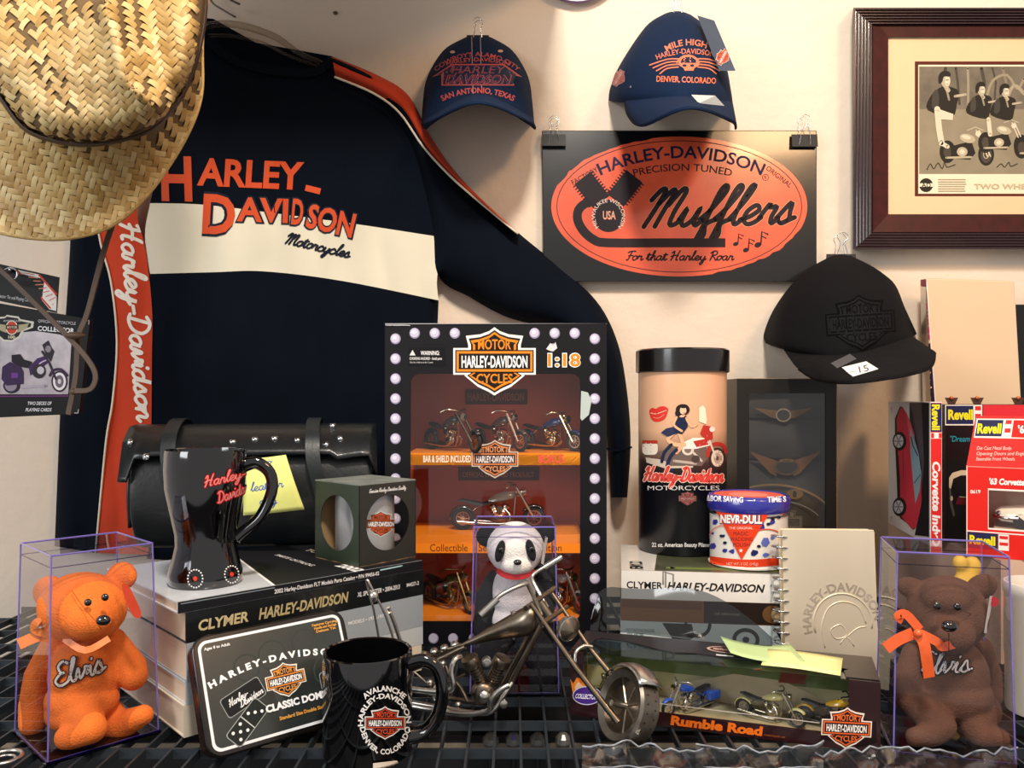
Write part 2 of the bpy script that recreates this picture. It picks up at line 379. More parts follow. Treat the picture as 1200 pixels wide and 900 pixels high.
lb = MB(); lb.box((-.8, -.8, -.30), (.8, -.02, -.285)); lb.obj('lower_board', mat('dark_board', '#1d1c1e', .6), None, base=(0, -.4, -.3), label='dark board lying beneath the open grid shelf', category='shelf')
# ================================================================ straw hat
ring_i = [(-15,80,.81),(5,112,.80),(35,148,.795),(85,163,.79),(135,160,.78),(185,140,.78),(222,85,.80),(238,0,.83),(225,-70,.87),(150,-120,.89),(50,-130,.90),(-30,-90,.90),(-60,-30,.87),(-45,35,.84)]
ring_o = [(-120,245,.86),(-40,262,.84),(25,277,.84),(85,278,.845),(140,258,.86),(192,202,.87),(233,122,.88),(237,40,.93),(248,-90,.95),(190,-165,.96),(40,-185,.97),(-120,-155,.96),(-210,-70,.94),(-200,100,.90)]
def hatrow(a, b, t, dd=0): return [P(p[0]*(1-t)+q[0]*t, p[1]*(1-t)+q[1]*t, p[2]*(1-t)+q[2]*t+dd) for p, q in zip(a, b)]
hat = thing('straw_hat', 'woven natural straw western hat hanging at upper left with brown band', 'hat', P(80, 0, .84))
strw = mat('straw_under', '#6b5330', .8, noise=.2, ns=60)
brim = MB(); brim.loft(grid([hatrow(ring_i, ring_o, 0), hatrow(ring_i, ring_o, .35, .018), hatrow(ring_i, ring_o, .75, .016), hatrow(ring_i, ring_o, 1)], 6, 5, True), cu=True)
cc = (118, -5)
def crow(s, h, dent=0):
    r = []
    for px, py, d in ring_i:
        x = cc[0]+(px-cc[0])*s; y = cc[1]+(py-cc[1])*s; dd = d-h
        r.append(P(x, y, dd))
    return r
crown = MB(); crown.loft(grid([crow(1, 0), crow(1.0, .022), crow(.97, .05), crow(.86, .074), crow(.6, .082), crow(.3, .08), crow(.03, .078)], 8, 6, True), cu=True, capb=True)
for i_, v_ in enumerate(crown.v):            # pinched crease with a sharp ridge running down the front
    d_ = v_.y+DW; x_ = v_.x/d_*F+600; y_ = (HC-v_.z)/d_*F+HY; rx_ = 128+max(0, y_)*.2+max(0, y_-95)*.9
    in_ = max(0, min(1, (.80-d_)/.05)); g_ = x_-rx_; k_ = max(0, min(1, (165-y_)/60))
    dd_ = (-.016*math.exp(-(g_/9)**2) + .030*math.exp(-((g_-42)/26)**2) - .004*math.exp(-((g_-84)/14)**2) + (.010 if g_ < -14 else 0)*min(1, (-g_-14)/60 if g_ < -14 else 0))*in_*k_
    crown.v[i_] = P(x_, y_, d_+dd_)
brim.obj('brim_lining', strw, hat, smooth=180); crown.obj('crown_lining', strw, hat, smooth=180)
def strawmat():
    m = bpy.data.materials.new('straw'); m.use_nodes = True; N = m.node_tree.nodes; L = m.node_tree.links; b = N['Principled BSDF']
    g = N.new('ShaderNodeNewGeometry'); cr = N.new('ShaderNodeValToRGB'); L.new(g.outputs['Random Per Island'], cr.inputs[0])
    cr.color_ramp.elements[0].color = lin('#a98448'); cr.color_ramp.elements[1].color = lin('#dcc48c')
    e = cr.color_ramp.elements.new(.5); e.color = lin('#c4a264')
    L.new(cr.outputs[0], b.inputs['Base Color']); b.inputs['Roughness'].default_value = .5; return m
sm_ = strawmat()
def weave(src, rot, name, cell, hole=None):
    bv = BVHTree.FromPolygons(src.v, src.f); ca, sa = math.cos(math.radians(rot)), math.sin(math.radians(rot)); out = MB()
    st_ = {'t': .83}
    def on(px, py, h):
        d = (P(px, py, 1)-EYE).normalized(); loc, n, i, t = bv.ray_cast(EYE, d)
        if loc is None:
            q = EYE+d*st_['t']; loc, n, i, t = bv.find_nearest(q)
            if (loc-q).length > .010: return None
            d2 = (loc-EYE).normalized(); n = n if n.dot(d2) < 0 else -n
            return loc+n*h
        st_['t'] = t
        if n.dot(d) > 0: n = -n
        return loc+n*h
    R = 75
    for i in range(-R, R):
        for j in range(-R, R):
            k = (i-j) % 4
            if k == 0: x0, y0, x1, y1, ax = i, j, i+2, j+1, 0
            elif k == 2 : x0, y0, x1, y1, ax = i, j-1, i+1, j+1, 1
            else: continue
            cx, cy = (x0+x1)/2*cell, (y0+y1)/2*cell; wx, wy = 90+cx*ca-cy*sa, 0+cx*sa+cy*ca
            if wx < -130 or wx > 262 or wy < -150 or wy > 290: continue
            if hole and hole(wx, wy): continue
            rows = []; ok = True; g = .03; e = .24
            jx = random.uniform(-.06, .06)
            for a in range(5):
                t = a/4; row = []
                for q in range(3):
                    s_ = q/2
                    if ax == 0: u = x0-e+(x1-x0+2*e)*t; v = y0+g+(y1-y0-2*g)*s_+jx
                    else: u = x0+g+(x1-x0-2*g)*s_+jx; v = y0-e+(y1-y0+2*e)*t
                    p = on(90+u*cell*ca-v*cell*sa, u*cell*sa+v*cell*ca, .0004+.0013*math.sin(math.pi*t)**.6+(.0004 if q == 1 else 0))
                    if p is None: ok = False; break
                    row.append(p)
                if not ok: break
                rows.append(row)
            if ok and max((rows[0][0]-rows[4][0]).length, 0) < .03: out.loft(rows)
    return out.obj(name, sm_, hat, smooth=180, kind='stuff')
def vent(x, y):
    for k in range(9):
        hx, hy = 2+k*9.0+(k/9)**2*8, 2+k*17.0-(k/9)**2*14
        if abs(x-hx) < 4.6 and abs(y-hy) < 5 or abs(x-hx-13) < 4 and abs(y-hy-3) < 4: return True
    return False
weave(brim, 12, 'brim_weave', 6.6); weave(crown, 38, 'crown_weave', 6.6, vent)
# band round the foot of the crown, rolled edge of the brim
def ringline(rg, dd, sc=1.0): return [P(cc[0]+(p[0]-cc[0])*sc, cc[1]+(p[1]-cc[1])*sc, p[2]+dd) for p in rg]
brw = mat('brown_leather', '#3a251a', .55, noise=.2, ns=90, bump=.2)
b = MB(); g = grid([ringline(ring_i, .003, 1.045), ringline(ring_i, -.008, 1.05), ringline(ring_i, -.019, 1.03)], 6, 3, True); b.loft(g, cu=True); b.obj('hat_band', brw, hat, smooth=180, solid=.001)
b = MB(); b.tube(ringline(ring_o, .001), .0026, 6, closed=True, sm=8); b.obj('brim_edge', mat('straw_edge', '#c9a868', .6, noise=.3, ns=300, bump=.5, bs=400), hat, smooth=180)
# leather chin cord
b = MB(); n_ = (0, -1, .1)
b.strap([P(-30, 290, .93), P(10, 325, .93), P(75, 390, .93), P(102, 420, .925), P(112, 440, .92), P(106, 456, .915), P(88, 458, .915)], .0058, .0022, n_)
b.strap([P(160, 190, .905), P(126, 280, .92), P(103, 365, .935), P(92, 395, .935), P(89, 440, .935), P(80, 486, .935)], .0062, .0022, n_)
b.obj('chin_cord', mat('cord_leather', '#5a4636', .6, noise=.2, ns=100), hat, smooth=50, bevel=.0004)
for q_, r_s in ((P(88, 393, .925), (.0125, .005, .004)), (P(88, 459, .925), (.007, .005, .004))): b = MB(); b.sph(q_, r_s); b.obj('cord_knot', MATS['cord_leather'], hat, smooth=180)
# ================================================================ long sleeved shirt on its hanger
clothk = mat('black_knit', '#070f1b', .95, noise=.25, ns=12, bump=.25, bs=900, spec=.12)
clothw = mat('cream_knit', '#e6e3cf', .9, noise=.05, ns=10, bump=.25, bs=900)
clothr = mat('red_knit', '#c9401f', .9, noise=.12, ns=12, bump=.25, bs=900)
clothp = mat('piping_cream', '#f0e6d2', .8, noise=.05)
def DS(x, y):                                # depth of the hanging cloth, shallow folds running down
    f = .010*math.sin(x*.045+y*.006)+.006*math.sin(x*.11-y*.012+1)*max(0, min(1, (y-180)/200))+.004*math.sin(x*.021+y*.05)
    return 1.318-.5*max(0, f)+.3*min(0, f)
def interp(pts, t):
    L = [0]
    for a, b in zip(pts, pts[1:]): L.append(L[-1]+math.hypot(b[0]-a[0], b[1]-a[1]))
    s = t*L[-1]
    for i in range(len(L)-1):
        if s <= L[i+1]+1e-9:
            k = (s-L[i])/((L[i+1]-L[i]) or 1); return (pts[i][0]*(1-k)+pts[i+1][0]*k, pts[i][1]*(1-k)+pts[i+1][1]*k)
    return pts[-1]
def edge(t, w, d): return d*(1-math.sqrt(max(0, 1-(1-min(1, t/w))**2)))
def coons(top, bot, lef, rig, nu, nv, e=(0,0,0,0), dd=0, D=DS):
    top, bot, lef, rig = [cr2(q, 6) for q in (top, bot, lef, rig)]
    rows = []
    for j in range(nv+1):
        v = j/nv; row = []; Lp, Rp = interp(lef, v), interp(rig, v)
        for i in range(nu+1):
            u = i/nu; Tp, Bp = interp(top, u), interp(bot, u)
            x, y = [(1-v)*Tp[k]+v*Bp[k]+(1-u)*Lp[k]+u*Rp[k]-((1-u)*(1-v)*top[0][k]+u*(1-v)*top[-1][k]+(1-u)*v*bot[0][k]+u*v*bot[-1][k]) for k in (0, 1)]
            d = D(x, y)+dd
            if e[0]: d += edge(u, e[0], .035)
            if e[1]: d += edge(1-u, e[1], .035)
            if e[2]: d += edge(v, e[2], .02)
            if e[3]: d += edge(1-v, e[3], .02)
            row.append(P(x, y, min(d, 1.356)))
        rows.append(row)
    m = MB(); m.loft(rows); return m
shirt = thing('long_sleeved_shirt', 'black long sleeved shirt with cream chest band and orange lettering, hanging on wall', 'shirt', P(340, 330, 1.33))
yoke = coons([(228,30),(244,45),(270,64),(300,75),(340,81),(372,80),(386,66)], [(176,238),(240,240),(330,251),(420,263),(511,277)], [(228,30),(214,90),(195,150),(176,238)], [(386,66),(436,104),(472,148),(494,200),(511,277)], 60, 34, e=(0,0,.03,0))
band = coons([(176,238),(240,240),(330,251),(420,263),(511,277)], [(176,321),(250,319),(310,318),(400,329),(514,352)], [(176,238),(170,270),(172,300),(176,321)], [(511,277),(515,300),(512,330),(514,352)], 60, 14)
body = coons([(176,321),(250,319),(310,318),(400,329),(514,352)], [(172,655),(300,662),(400,662),(518,655)], [(176,321),(178,400),(177,520),(172,655)], [(514,352),(512,420),(514,520),(518,655)], 60, 50, e=(0,.05,0,.05))
b1 = yoke.obj('yoke', clothk, shirt, smooth=180); band.obj('chest_band', clothw, shirt, smooth=180, label='cream chest band'); body.obj('body', clothk, shirt, smooth=180)
so = [(386,66),(440,88),(478,112),(502,158),(530,198),(565,235),(610,275),(655,312),(700,354),(724,402),(735,460),(739,520),(735,583)]
si = [(386,72),(436,106),(472,150),(493,202),(506,262),(514,324),(550,348),(595,372),(650,386),(688,405),(703,450),(712,520),(716,583)]
def sleeve(o, i, nu, nv, lift=0, eo=.35, ei=.35, dd=0):
    o = cr2(o, 6); i = cr2(i, 6); rows = []; L = len(o)-1
    for j in range(nv+1):
        q = j/nv*L; k = min(int(q), L-1); t = q-k; A = [o[k][c]*(1-t)+o[k+1][c]*t for c in (0,1)]; B = [i[k][c]*(1-t)+i[k+1][c]*t for c in (0,1)]
        row = []
        for a in range(nu+1):
            u = a/nu; x, y = A[0]*(1-u)+B[0]*u, A[1]*(1-u)+B[1]*u
            d = DS(x, y)-lift*math.sin(math.pi*u)+dd+.004*math.sin(j*.5)*(j/nv)
            if eo: d += edge(u, eo, .03)
            if ei and j/nv > .42: d += edge(1-u, ei, .03)
            row.append(P(x, y, min(d, 1.356)))
        rows.append(row)
    m = MB(); m.loft(rows); return m
rs = sleeve(so, si, 20, 80, .018); rs.obj('sleeve', clothk, shirt, smooth=180)
b = MB(); b.strap([P(708, 525, 1.298), P(724, 528, 1.292), P(740, 524, 1.305)], .003, .003, (0, -1, 0)); b.obj('cuff_seam', clothk, shirt)
st = sleeve([(389,66),(440,87),(478,111),(503,157),(531,198),(566,235),(608,273)], [(393,89),(437,109),(468,132),(496,172),(527,206),(561,236),(607,274)], 8, 40, .016, .6, 0, -.006)
st.obj('shoulder_stripe', clothr, shirt, smooth=180, label='red shoulder stripe')
b = MB(); b.tube([P(x, y, DS(x, y)-.019) for x, y in cr2([(392,90),(437,109),(468,132),(496,172),(527,206),(561,236),(607,274)], 5)], .0018, 6); b.obj('piping', clothp, shirt, smooth=180, label='cream piping')
p1 = [(112,205),(116,275),(130,330),(137,400),(132,470),(124,520),(112,648)]
ls = coons([(84,200),(112,205)], [(64,640),(112,648)], [(84,200),(82,290),(72,450),(64,640)], p1, 16, 50, e=(.5,0,0,0)); ls.obj('sleeve', clothk, shirt, smooth=180)
lr = coons([(112,205),(176,205)], [(112,648),(174,650)], p1, [(176,205),(160,245),(170,290),(178,360),(178,420),(177,520),(174,650)], 16, 50, dd=-.002); lr.obj('sleeve_stripe', clothr, shirt, smooth=180, label='orange red sleeve stripe')
b = MB(); b.tube([P(x, y, DS(x, y)-.004) for x, y in cr2(p1, 5)], .0017, 6); b.obj('piping', clothp, shirt, smooth=180)
collar = [(228,28),(244,43),(270,63),(300,74),(340,80),(372,79),(386,66)]
b = MB(); b.strap([P(x, y+5, DS(x, y)-.006) for x, y in collar], .013, .003, (0, -1, 0)); b.obj('collar', mat('rib_knit', '#08101c', .95, bump=.5, bs=500, spec=.12), shirt, smooth=60)
b = MB(); b.add([P(x, y, 1.352) for x, y in [(228,20),(250,22),(300,50),(390,66),(386,90),(300,90),(228,60)]], [(0,1,2,3,4,5,6)]); b.obj('back_neck', clothk, shirt)
A = Art(); T_ = '#d4532d'; O_ = '#101a2c'
A.text('H', 207, 208, 52, 36, T_, .03, -.05, -1); A.text('ARLEY', 294, 203, 32, 124, T_, .03, .02, -2.5); A.text('-', 369, 213.5, 46, 18, T_, .01, 0, -14)
for c, o in ((O_, .075), (T_, .03)):
    A.text('D', 257, 250, 46, 38, c, o, 0, -3); A.text('AVI', 308, 245.5, 28, 60 if o < .05 else 64, c, o, 0, -2)
    A.text('D', 349, 247.5, 30, 13 if o < .05 else 16, c, o, 0, -5); A.text('SON', 388, 258, 28, 56 if o < .05 else 60, c, o, 0, -13, up=1)
A.script('Motorcycles', 334, 285, 76, 6.5, O_, 2.2, -13)
A.emit('chest_lettering', shirt, onto(yoke, band), 4, base=.0012)
A = Art(); A.script('Harley-Davidson', 141, 260, 232, 12, '#f3ece0', 4.0, -85, .25)
A.emit('sleeve_lettering', shirt, onto(lr, ls), 4, base=.0012)
hg = thing('clothes_hanger', 'clear plastic hanger with metal hook behind the shirt collar', 'hanger', P(300, 50, 1.34))
b = MB(); b.tube([P(150, 60, 1.335), P(225, 35, 1.335), P(270, 28, 1.333), P(320, 42, 1.333), P(350, 62, 1.335), P(383, 76, 1.335)], [.003, .005, .006, .005, .003], 10, sm=5)
b.tube([P(180, 62, 1.338), P(245, 42, 1.338), P(300, 48, 1.338), P(340, 66, 1.338), P(380, 80, 1.338)], .003, 8, sm=5); b.obj('arm', clear('hanger_plastic', '#e9e4dc', 2.5, .1), hg, smooth=180)
b = MB(); b.tube([P(276, 20, 1.333), P(262, 12, 1.333), P(248, 2, 1.333), P(246, -14, 1.333), P(262, -24, 1.34), P(280, -14, 1.345)], .0016, 8, sm=5); b.tube([P(270, 0, 1.33), P(281, 5, 1.33)], .0018, 8); b.obj('hook', mat('dull_hook', '#6e655f', .4, .8), hg, smooth=180)
# ================================================================ binder clips, sign, caps
def clip(x, y, d, w, label, tilt=0):
    t = thing('binder_clip', label, 'clip', P(x, y, d), group='black binder clips holding things on the wall')
    k = d/F; M = Matrix.Translation(P(x, y, d)) @ Matrix.Rotation(math.radians(tilt), 4, 'Y'); hw = w*k/2; b = MB(M)
    h = w*k*.5; pr = [(-.004, -h), (-.0007, 0), (.0007, 0), (.004, -h), (.0032, -h), (0, -.001), (-.0032, -h)]
    b.prism([(a, c) for a, c in pr], -hw, hw, lambda u, v, hh: V((hh, u-.002, v))); b.obj('spine', blackm, t)
    for s in (-1, 1):
        b = MB(M); a = hw*.45
        b.tube([(s*0-a, -.005, -h*.95), (-a*.75, -.008, 0), (-a*.35, -.009, h*.7), (-a*.85, -.009, h*1.15), (0, -.009, h*1.45), (a*.85, -.009, h*1.15), (a*.35, -.009, h*.7), (a*.75, -.008, 0), (a, -.005, -h*.95)] if s < 0 else
               [(-a, .003, -h*.6), (-a*.6, .004, h*.6), (-a*.9, .004, h*1.1), (a*.2, .004, h*1.5), (a, .004, h*1.1), (a*.5, .004, h*.6), (a, .003, -h*.6)], .0006, 6, sm=4)
        b.obj('wire_handle', chrome, t, smooth=180)
    return t
clip(560, 42, 1.325, 26, 'small binder clip on top of the first hanging cap from the left')
clip(793, 17, 1.32, 26, 'small binder clip on top of the hanging cap above the oval sign')
clip(649, 158, 1.343, 28, 'binder clip on upper left corner of the oval sign')
clip(942, 158, 1.343, 30, 'binder clip on upper right corner of the oval sign')
clip(985, 298, 1.325, 34, 'binder clip holding the plain black cap with flat brim')
sg = thing('metal_sign', 'black enamel sign with worn orange oval advertising mufflers', 'sign', P(796, 241, 1.347))
b = MB(); b.hexa([P(637,330,1.338),P(957,330,1.338),P(957,330,1.342),P(637,330,1.342),P(635,153,1.346),P(957,153,1.346),P(957,153,1.350),P(635,153,1.350)])
b.obj('plate', mat('black_enamel', '#0e1014', .22, noise=.05, bump=.05, bs=18, bd=.002, coat=.35), sg, bevel=.001)
A = Art(); G = '#e9603f'; K = '#251d22'
edge_o = []
random.seed(3)
for k in range(120):
    t = 2*math.pi*k/120; r = 1-(random.uniform(0, .022) if (200 < k*3 < 260 or 20 < k*3 < 75) else 0); edge_o.append((796+150*r*math.cos(t), 242+82*r*math.sin(t)))
A.poly(edge_o, 'sign_orange'); A.ring(796, 242, 143.5, 77, .9, K, 60)
A.arc('HARLEY-DAVIDSON', 798, 412, 227, 227, 194, 14.5, '#1d1c3c', .02)
A.arc('PRECISION TUNED', 800, 444, 244, 244, 115, 8.6, K, .01)
A.text('FACTORY', 685, 206, 6, 34, K, .01, 0, 29); A.text('ORIGINAL', 913, 207, 6, 36, K, .01, 0, -38)
A.ring(897, 208, 3.6, 3.6, .7, K); A.text('R', 897, 208, 4, 3, K)
A.script('Mufflers', 751, 266, 174, 22, K, 5.6, 1.5, .5, '#f2a27e', .5)
A.script('For that Harley Roar', 733, 305, 126, 5.2, K, 1.7, 0, .3)
A.line([(704,233),(690,233),(680,240),(677,251),(680,267),(693,277),(705,285),(700,284.5),(850,284.5)], 0.1, K)
A.line([(700,236),(687,238),(678,246),(677,258),(684,271),(696,281),(712,284.6),(780,284.6),(850,284.6)], 10.5, K, sm=3, cap=False)
for (cx, cy, an) in ((693, 222, 38), (733, 220, -38)):
    ca, sa = math.cos(math.radians(an)), math.sin(math.radians(an))
    q = lambda x, y: (cx+x*ca+y*sa, cy-x*sa+y*ca)
    A.poly([q(-12,-17),(q(12,-17)),q(12,19),q(-12,19)], K)
    for r in range(9):
        for s in (-1, 1): A.line([q(s*11, -15+r*3.7), q(s*14.5, -15+r*3.7)], 1.6, K, up=0)
    A.k += 1
A.ell(713, 253, 18, 19, K); A.text('USA', 714, 252, 10, 15, '#f3a98a', .02)
A.arc('MILWAUKEE WISCONSIN', 713, 254, 15.5, 17, 72, 4.6, '#f3d9c8', 0)
for x, y, s in ((862, 286, 1), (874, 293, 1.1), (888, 287, 1.3)):
    A.ell(x, y, 3.2*s, 2.3*s, K, 12, 20); A.line([(x+2.6*s, y), (x+3.6*s, y-12*s), (x+9*s, y-9.5*s)], 1.3*s, K); A.line([(x+3.2*s, y-8*s), (x+7.5*s, y-6*s)], 1, K)
so_m = mat('sign_orange', G, .22, noise=.25, ns=22, coat=.6)
A.emit('oval_print', sg, plane(TM((0, 0, 0))) if 0 else (lambda bfn: bfn)(onto(MB().hexa([P(637,330,1.338),P(957,330,1.338),P(957,330,1.342),P(637,330,1.342),P(635,153,1.346),P(957,153,1.346),P(957,153,1.350),P(635,153,1.350)]))), 0)
navy = mat('navy_cotton', '#10233f', .9, spec=.15, noise=.15, ns=200, bump=.3, bs=1500)
blk = mat('black_cotton', '#0f0f12', .95, spec=.15, noise=.2, ns=150, bump=.4, bs=900)
suede = mat('black_suede', '#111113', .95, spec=.15, noise=.5, ns=55, bump=.6, bs=180, bd=.002, sheen=.1)
def cap(label, rows, visor, m, mv, under='#4a5058', x0=0):
    t = thing('baseball_cap', label, 'cap', P(*rows[len(rows)//2][len(rows[0])//2]), group='caps clipped to the wall')
    rows = [[P(*q) for q in r] for r in rows]; visor = [[P(*q) for q in r] for r in visor]
    c = MB(); c.loft(grid(rows, 8, 6)); c.obj('crown', m, t, smooth=180, solid=.0012)
    v = MB(); g = grid(visor, 8, 4); v.loft(g); v.obj('brim', mv, t, smooth=180, solid=.0024)
    e = MB(); e.tube(g[-1], .0016, 6); e.obj('brim_edge', mv, t, smooth=180)
    return t, c, v
c1, cc1, cv1 = cap('navy cap embroidered in dull orange, leftmost cap on the wall', [
 [(545,45,1.352),(551,43,1.338),(560,42,1.332),(569,43,1.338),(576,45,1.352)],
 [(520,60,1.354),(535,54,1.305),(560,50,1.29),(587,54,1.305),(600,60,1.354)],
 [(501,92,1.354),(517,83,1.275),(560,76,1.245),(604,83,1.275),(618,90,1.354)],
 [(496,124,1.354),(508,113,1.262),(560,97,1.228),(611,111,1.262),(623,120,1.354)],
 [(495,147,1.354),(501,142,1.262),(560,113,1.215),(618,138,1.262),(625,143,1.354)]],
 [[(497,145,1.32),(503,139,1.262),(560,111,1.217),(616,135,1.262),(623,142,1.32)],
  [(497,149,1.30),(507,141,1.22),(560,117,1.165),(616,141,1.215),(626,148,1.30)],
  [(499,151,1.285),(516,138,1.19),(560,121,1.125),(606,136,1.185),(627,151,1.285)]], navy, navy)
A = Art(); R_ = '#b5524f'
for x in (553, 563): A.line([(x, 44), (x+.5, 70), (x+1.5, 112)], .6, '#b9a59b')
A.arc("COWBOY'S ALAMO CITY", 559, 138, 71, 71, 102, 5.2, R_, .01); A.arc('HARLEY-DAVIDSON', 560, 203, 130, 130, 72, 4.8, R_, .01)
A.poly([(507,91),(530,76),(590,76),(611,91),(601,89),(599,93),(602,101),(518,101),(522,93),(518,88)], R_); A.poly([(512,89),(531,77.5),(589,77.5),(604,88),(598,88),(597,94),(600,99.8),(520,99.8),(524,93),(521,87)], '#152742'); A.k += 1
A.text('HARLEY', 561, 82.5, 9, 60, '#8d4a56', .0, .3); A.text('DAVIDSON', 561, 93.5, 10, 74, R_, .03, .3); A.text('DAVIDSON', 561, 93.5, 9.6, 72, '#1b2b45', 0, .3, up=1)
A.arc('SAN ANTONIO, TEXAS', 560, 204, 94, 94, 84, 6.6, R_, .025)
A.ell(531, 62, 3, 1.6, '#c9a08a'); A.ell(586, 61, 3, 1.6, '#c9a08a')
A.emit('embroidery', c1, onto(cc1), 2.5, base=.0016)
A = Art(); A.poly([(569,110.5),(573,112),(601,123),(604,120),(572,109)], '#f1f1f1'); A.emit('price_sticker', c1, onto(cv1), 3, base=.0022)
# cap above the sign
c2, cc2, cv2 = cap('navy cap with orange skull emblem and long paper tag, above the oval sign', [
 [(779,17,1.352),(785,15,1.335),(793,14,1.325),(801,15,1.335),(809,18,1.352)],
 [(757,32,1.354),(768,27,1.30),(800,23,1.27),(819,28,1.29),(830,36,1.354)],
 [(728,75,1.354),(745,66,1.27),(802,62,1.205),(843,74,1.25),(850,78,1.354)],
 [(716,103,1.354),(733,104,1.26),(800,100,1.17),(850,103,1.235),(855,105,1.354)],
 [(714,118,1.354),(735,120,1.26),(800,116,1.165),(853,122,1.235),(857,122,1.354)]],
 [[(733,116,1.29),(740,118,1.25),(800,114,1.167),(852,120,1.235),(856,122,1.30)],
  [(735,132,1.27),(748,134,1.20),(802,120,1.12),(854,130,1.19),(859,138,1.26)],
  [(742,143,1.25),(756,147,1.165),(808,127,1.075),(856,142,1.16),(862,151,1.22)]], navy, navy)
A = Art(); R_ = '#e07a5a'
A.arc('MILE HIGH', 808, 130, 60, 76, 46, 7.4, R_, .02, -4); A.arc('HARLEY-DAVIDSON', 808, 160, 100, 96, 66, 6.4, R_, .01, -3)
A.text('DENVER, COLORADO', 804, 94, 7, 68, R_, .02, 0, -2)
for s in (-1, 1):
    for k in range(4): A.line([(806+s*11, 70+k*3.2-0), (806+s*24, 70.5+k*3.6), (806+s*(44-k*4), 79+k*3.4-2)], 1.5, R_, sm=3)
A.poly([(795,77),(796,70),(801,66),(807,65),(813,67),(818,71),(818,78),(813,81),(812,84),(802,84),(801,81)], R_); A.poly([(797.5,75),(799,70.5),(803,68),(810,68),(815,71.5),(815,75)], '#10203a'); A.ell(802, 78, 2.3, 1.5, '#10203a'); A.ell(810.5, 78, 2.3, 1.5, '#10203a')
A.ring(806, 78, 13, 12, 1.2, R_, 20, 195, 345)
A.shield(726, 92, 19, '#c4655c', '#7b2f38', '#b08a90', '#d8a8a0', '#e9b5a5', 62, True)
A.emit('embroidery', c2, onto(cc2), 2.5, base=.0016)
b = MB(); b.hexa([P(838,112,1.10),P(849,124,1.10),P(849,124,1.102),P(838,112,1.102),P(810,111,1.13),P(819,121,1.12),P(819,121,1.122),P(810,111,1.132)]); b.obj('price_tag', paper, c2, label='white price tag')
tg = MB(); tg.hexa([P(843,83,1.20),P(862,83,1.20),P(862,83,1.2008),P(843,83,1.2008),P(817,18,1.26),P(837,24,1.26),P(837,24,1.2608),P(817,18,1.2608)])
tg.obj('hang_tag', mat('tag_grey', '#3a4556', .5, noise=.05), c2, label='dark grey hang tag')
A = Art(); A.shield(847, 67, 19, '#cf5f45', '#7b2f28', '#c9b8a8', '#f0d8c8', '#f0c0a0', 62, True); A.emit('tag_print', c2, onto(tg), 3)
# plain black cap
c3, cc3, cv3 = cap('black suede cap with flat brim and black shield emblem, lowest cap', [
 [(962,308,1.345),(972,302,1.325),(985,299,1.318),(1000,302,1.325),(1012,310,1.345)],
 [(932,330,1.352),(948,318,1.28),(985,310,1.25),(1025,317,1.27),(1045,330,1.352)],
 [(908,362,1.352),(927,355,1.24),(990,345,1.175),(1046,350,1.22),(1060,362,1.352)],
 [(896,391,1.352),(918,400,1.22),(992,400,1.135),(1055,385,1.20),(1072,388,1.352)],
 [(898,402,1.35),(925,410,1.22),(990,418,1.13),(1060,398,1.20),(1073,392,1.35)]],
 [[(915,405,1.25),(932,411,1.215),(990,417,1.132),(1055,399,1.195),(1066,394,1.25)],
  [(928,424,1.18),(945,428,1.14),(1000,432,1.05),(1068,416,1.11),(1085,407,1.19)],
  [(936,433,1.15),(960,446,1.09),(1010,448,.99),(1085,434,1.06),(1096,414,1.15)]], blk, suede)
for h_ in ('#08080a', '#1b1b1e', '#060607', '#0a0a0c'): mat(h_, h_, .95, noise=0, spec=.08)
A = Art(); A.shield(1008, 379, 76, '#08080a', '#1b1b1e', '#060607', '#0a0a0c', '#0a0a0c', 4, False); A.emit('emblem', c3, onto(cc3), 3, base=.0016, label='black raised shield emblem')
A = Art(); A.poly([(974,428),(996,417),(1004,423),(982,434)], '#55565a'); A.poly([(987,433),(1015,426),(1029,435),(1000,444)], '#f3f3f0'); A.text('15', 1012, 434.5, 8, 11, '#222222', 0, 0, 12); A.text('item', 1000, 438, 2, 7, '#333333', 0, 0, 12)
A.emit('price_sticker', c3, onto(cv3), 3, base=.003, label='white price sticker marked 15')
# ================================================================ framed photograph
fp = thing('framed_photograph', 'signed sepia motorcycle photograph in dark wood frame with burl mat', 'picture', P(1220, 150, 1.35))
ctr = P(1218, 151, 1.345); k = 1.345/F
def rect_ring(x0, y0, x1, y1, x2, y2, x3, y3, da, db, nm, m):
    b = MB(); o = [(x0,y0),(x1,y0),(x1,y1),(x0,y1)]; i = [(x2,y2),(x3,y2),(x3,y3),(x2,y3)]
    for s in range(4):
        t = (s+1) % 4; bb = MB()
        rows = []
        n = 6 if nm == 'frame_side' else 1
        prof = [(0, 1.357), (0, da)]
        for q in range(n):
            a0 = q/n; a1 = (q+.62)/n
            prof += [(a0+.04, da+(db-da)*a0), (a1, da+(db-da)*a0), (a1+.02, da+(db-da)*a0+.003)] if n > 1 else []
        prof += [(1, db), (1, 1.357)]
        for fr, d in prof:
            row = []
            for e in (s, t): row.append(P(o[e][0]*(1-fr)+i[e][0]*fr, o[e][1]*(1-fr)+i[e][1]*fr, d))
            rows.append(row)
        bb.loft(rows); bb.obj(nm, m, fp)
rect_ring(1000, 9, 1437, 292, 1023, 29, 1414, 272, 1.322, 1.332, 'frame_side', mat('dark_frame', '#2a1618', .22, noise=.3, ns=30, coat=.6))
rect_ring(1022, 20, 1415, 272, 1041, 43, 1396, 251, 1.334, 1.338, 'burl_mat', mat('burl', '#3c0f0c', .45, noise=.6, ns=60, spec=.3))
b = MB(); b.hexa([P(1040,252,1.343),P(1397,252,1.343),P(1397,252,1.346),P(1040,252,1.346),P(1040,42,1.343),P(1397,42,1.343),P(1397,42,1.346),P(1040,42,1.346)]); matb = b
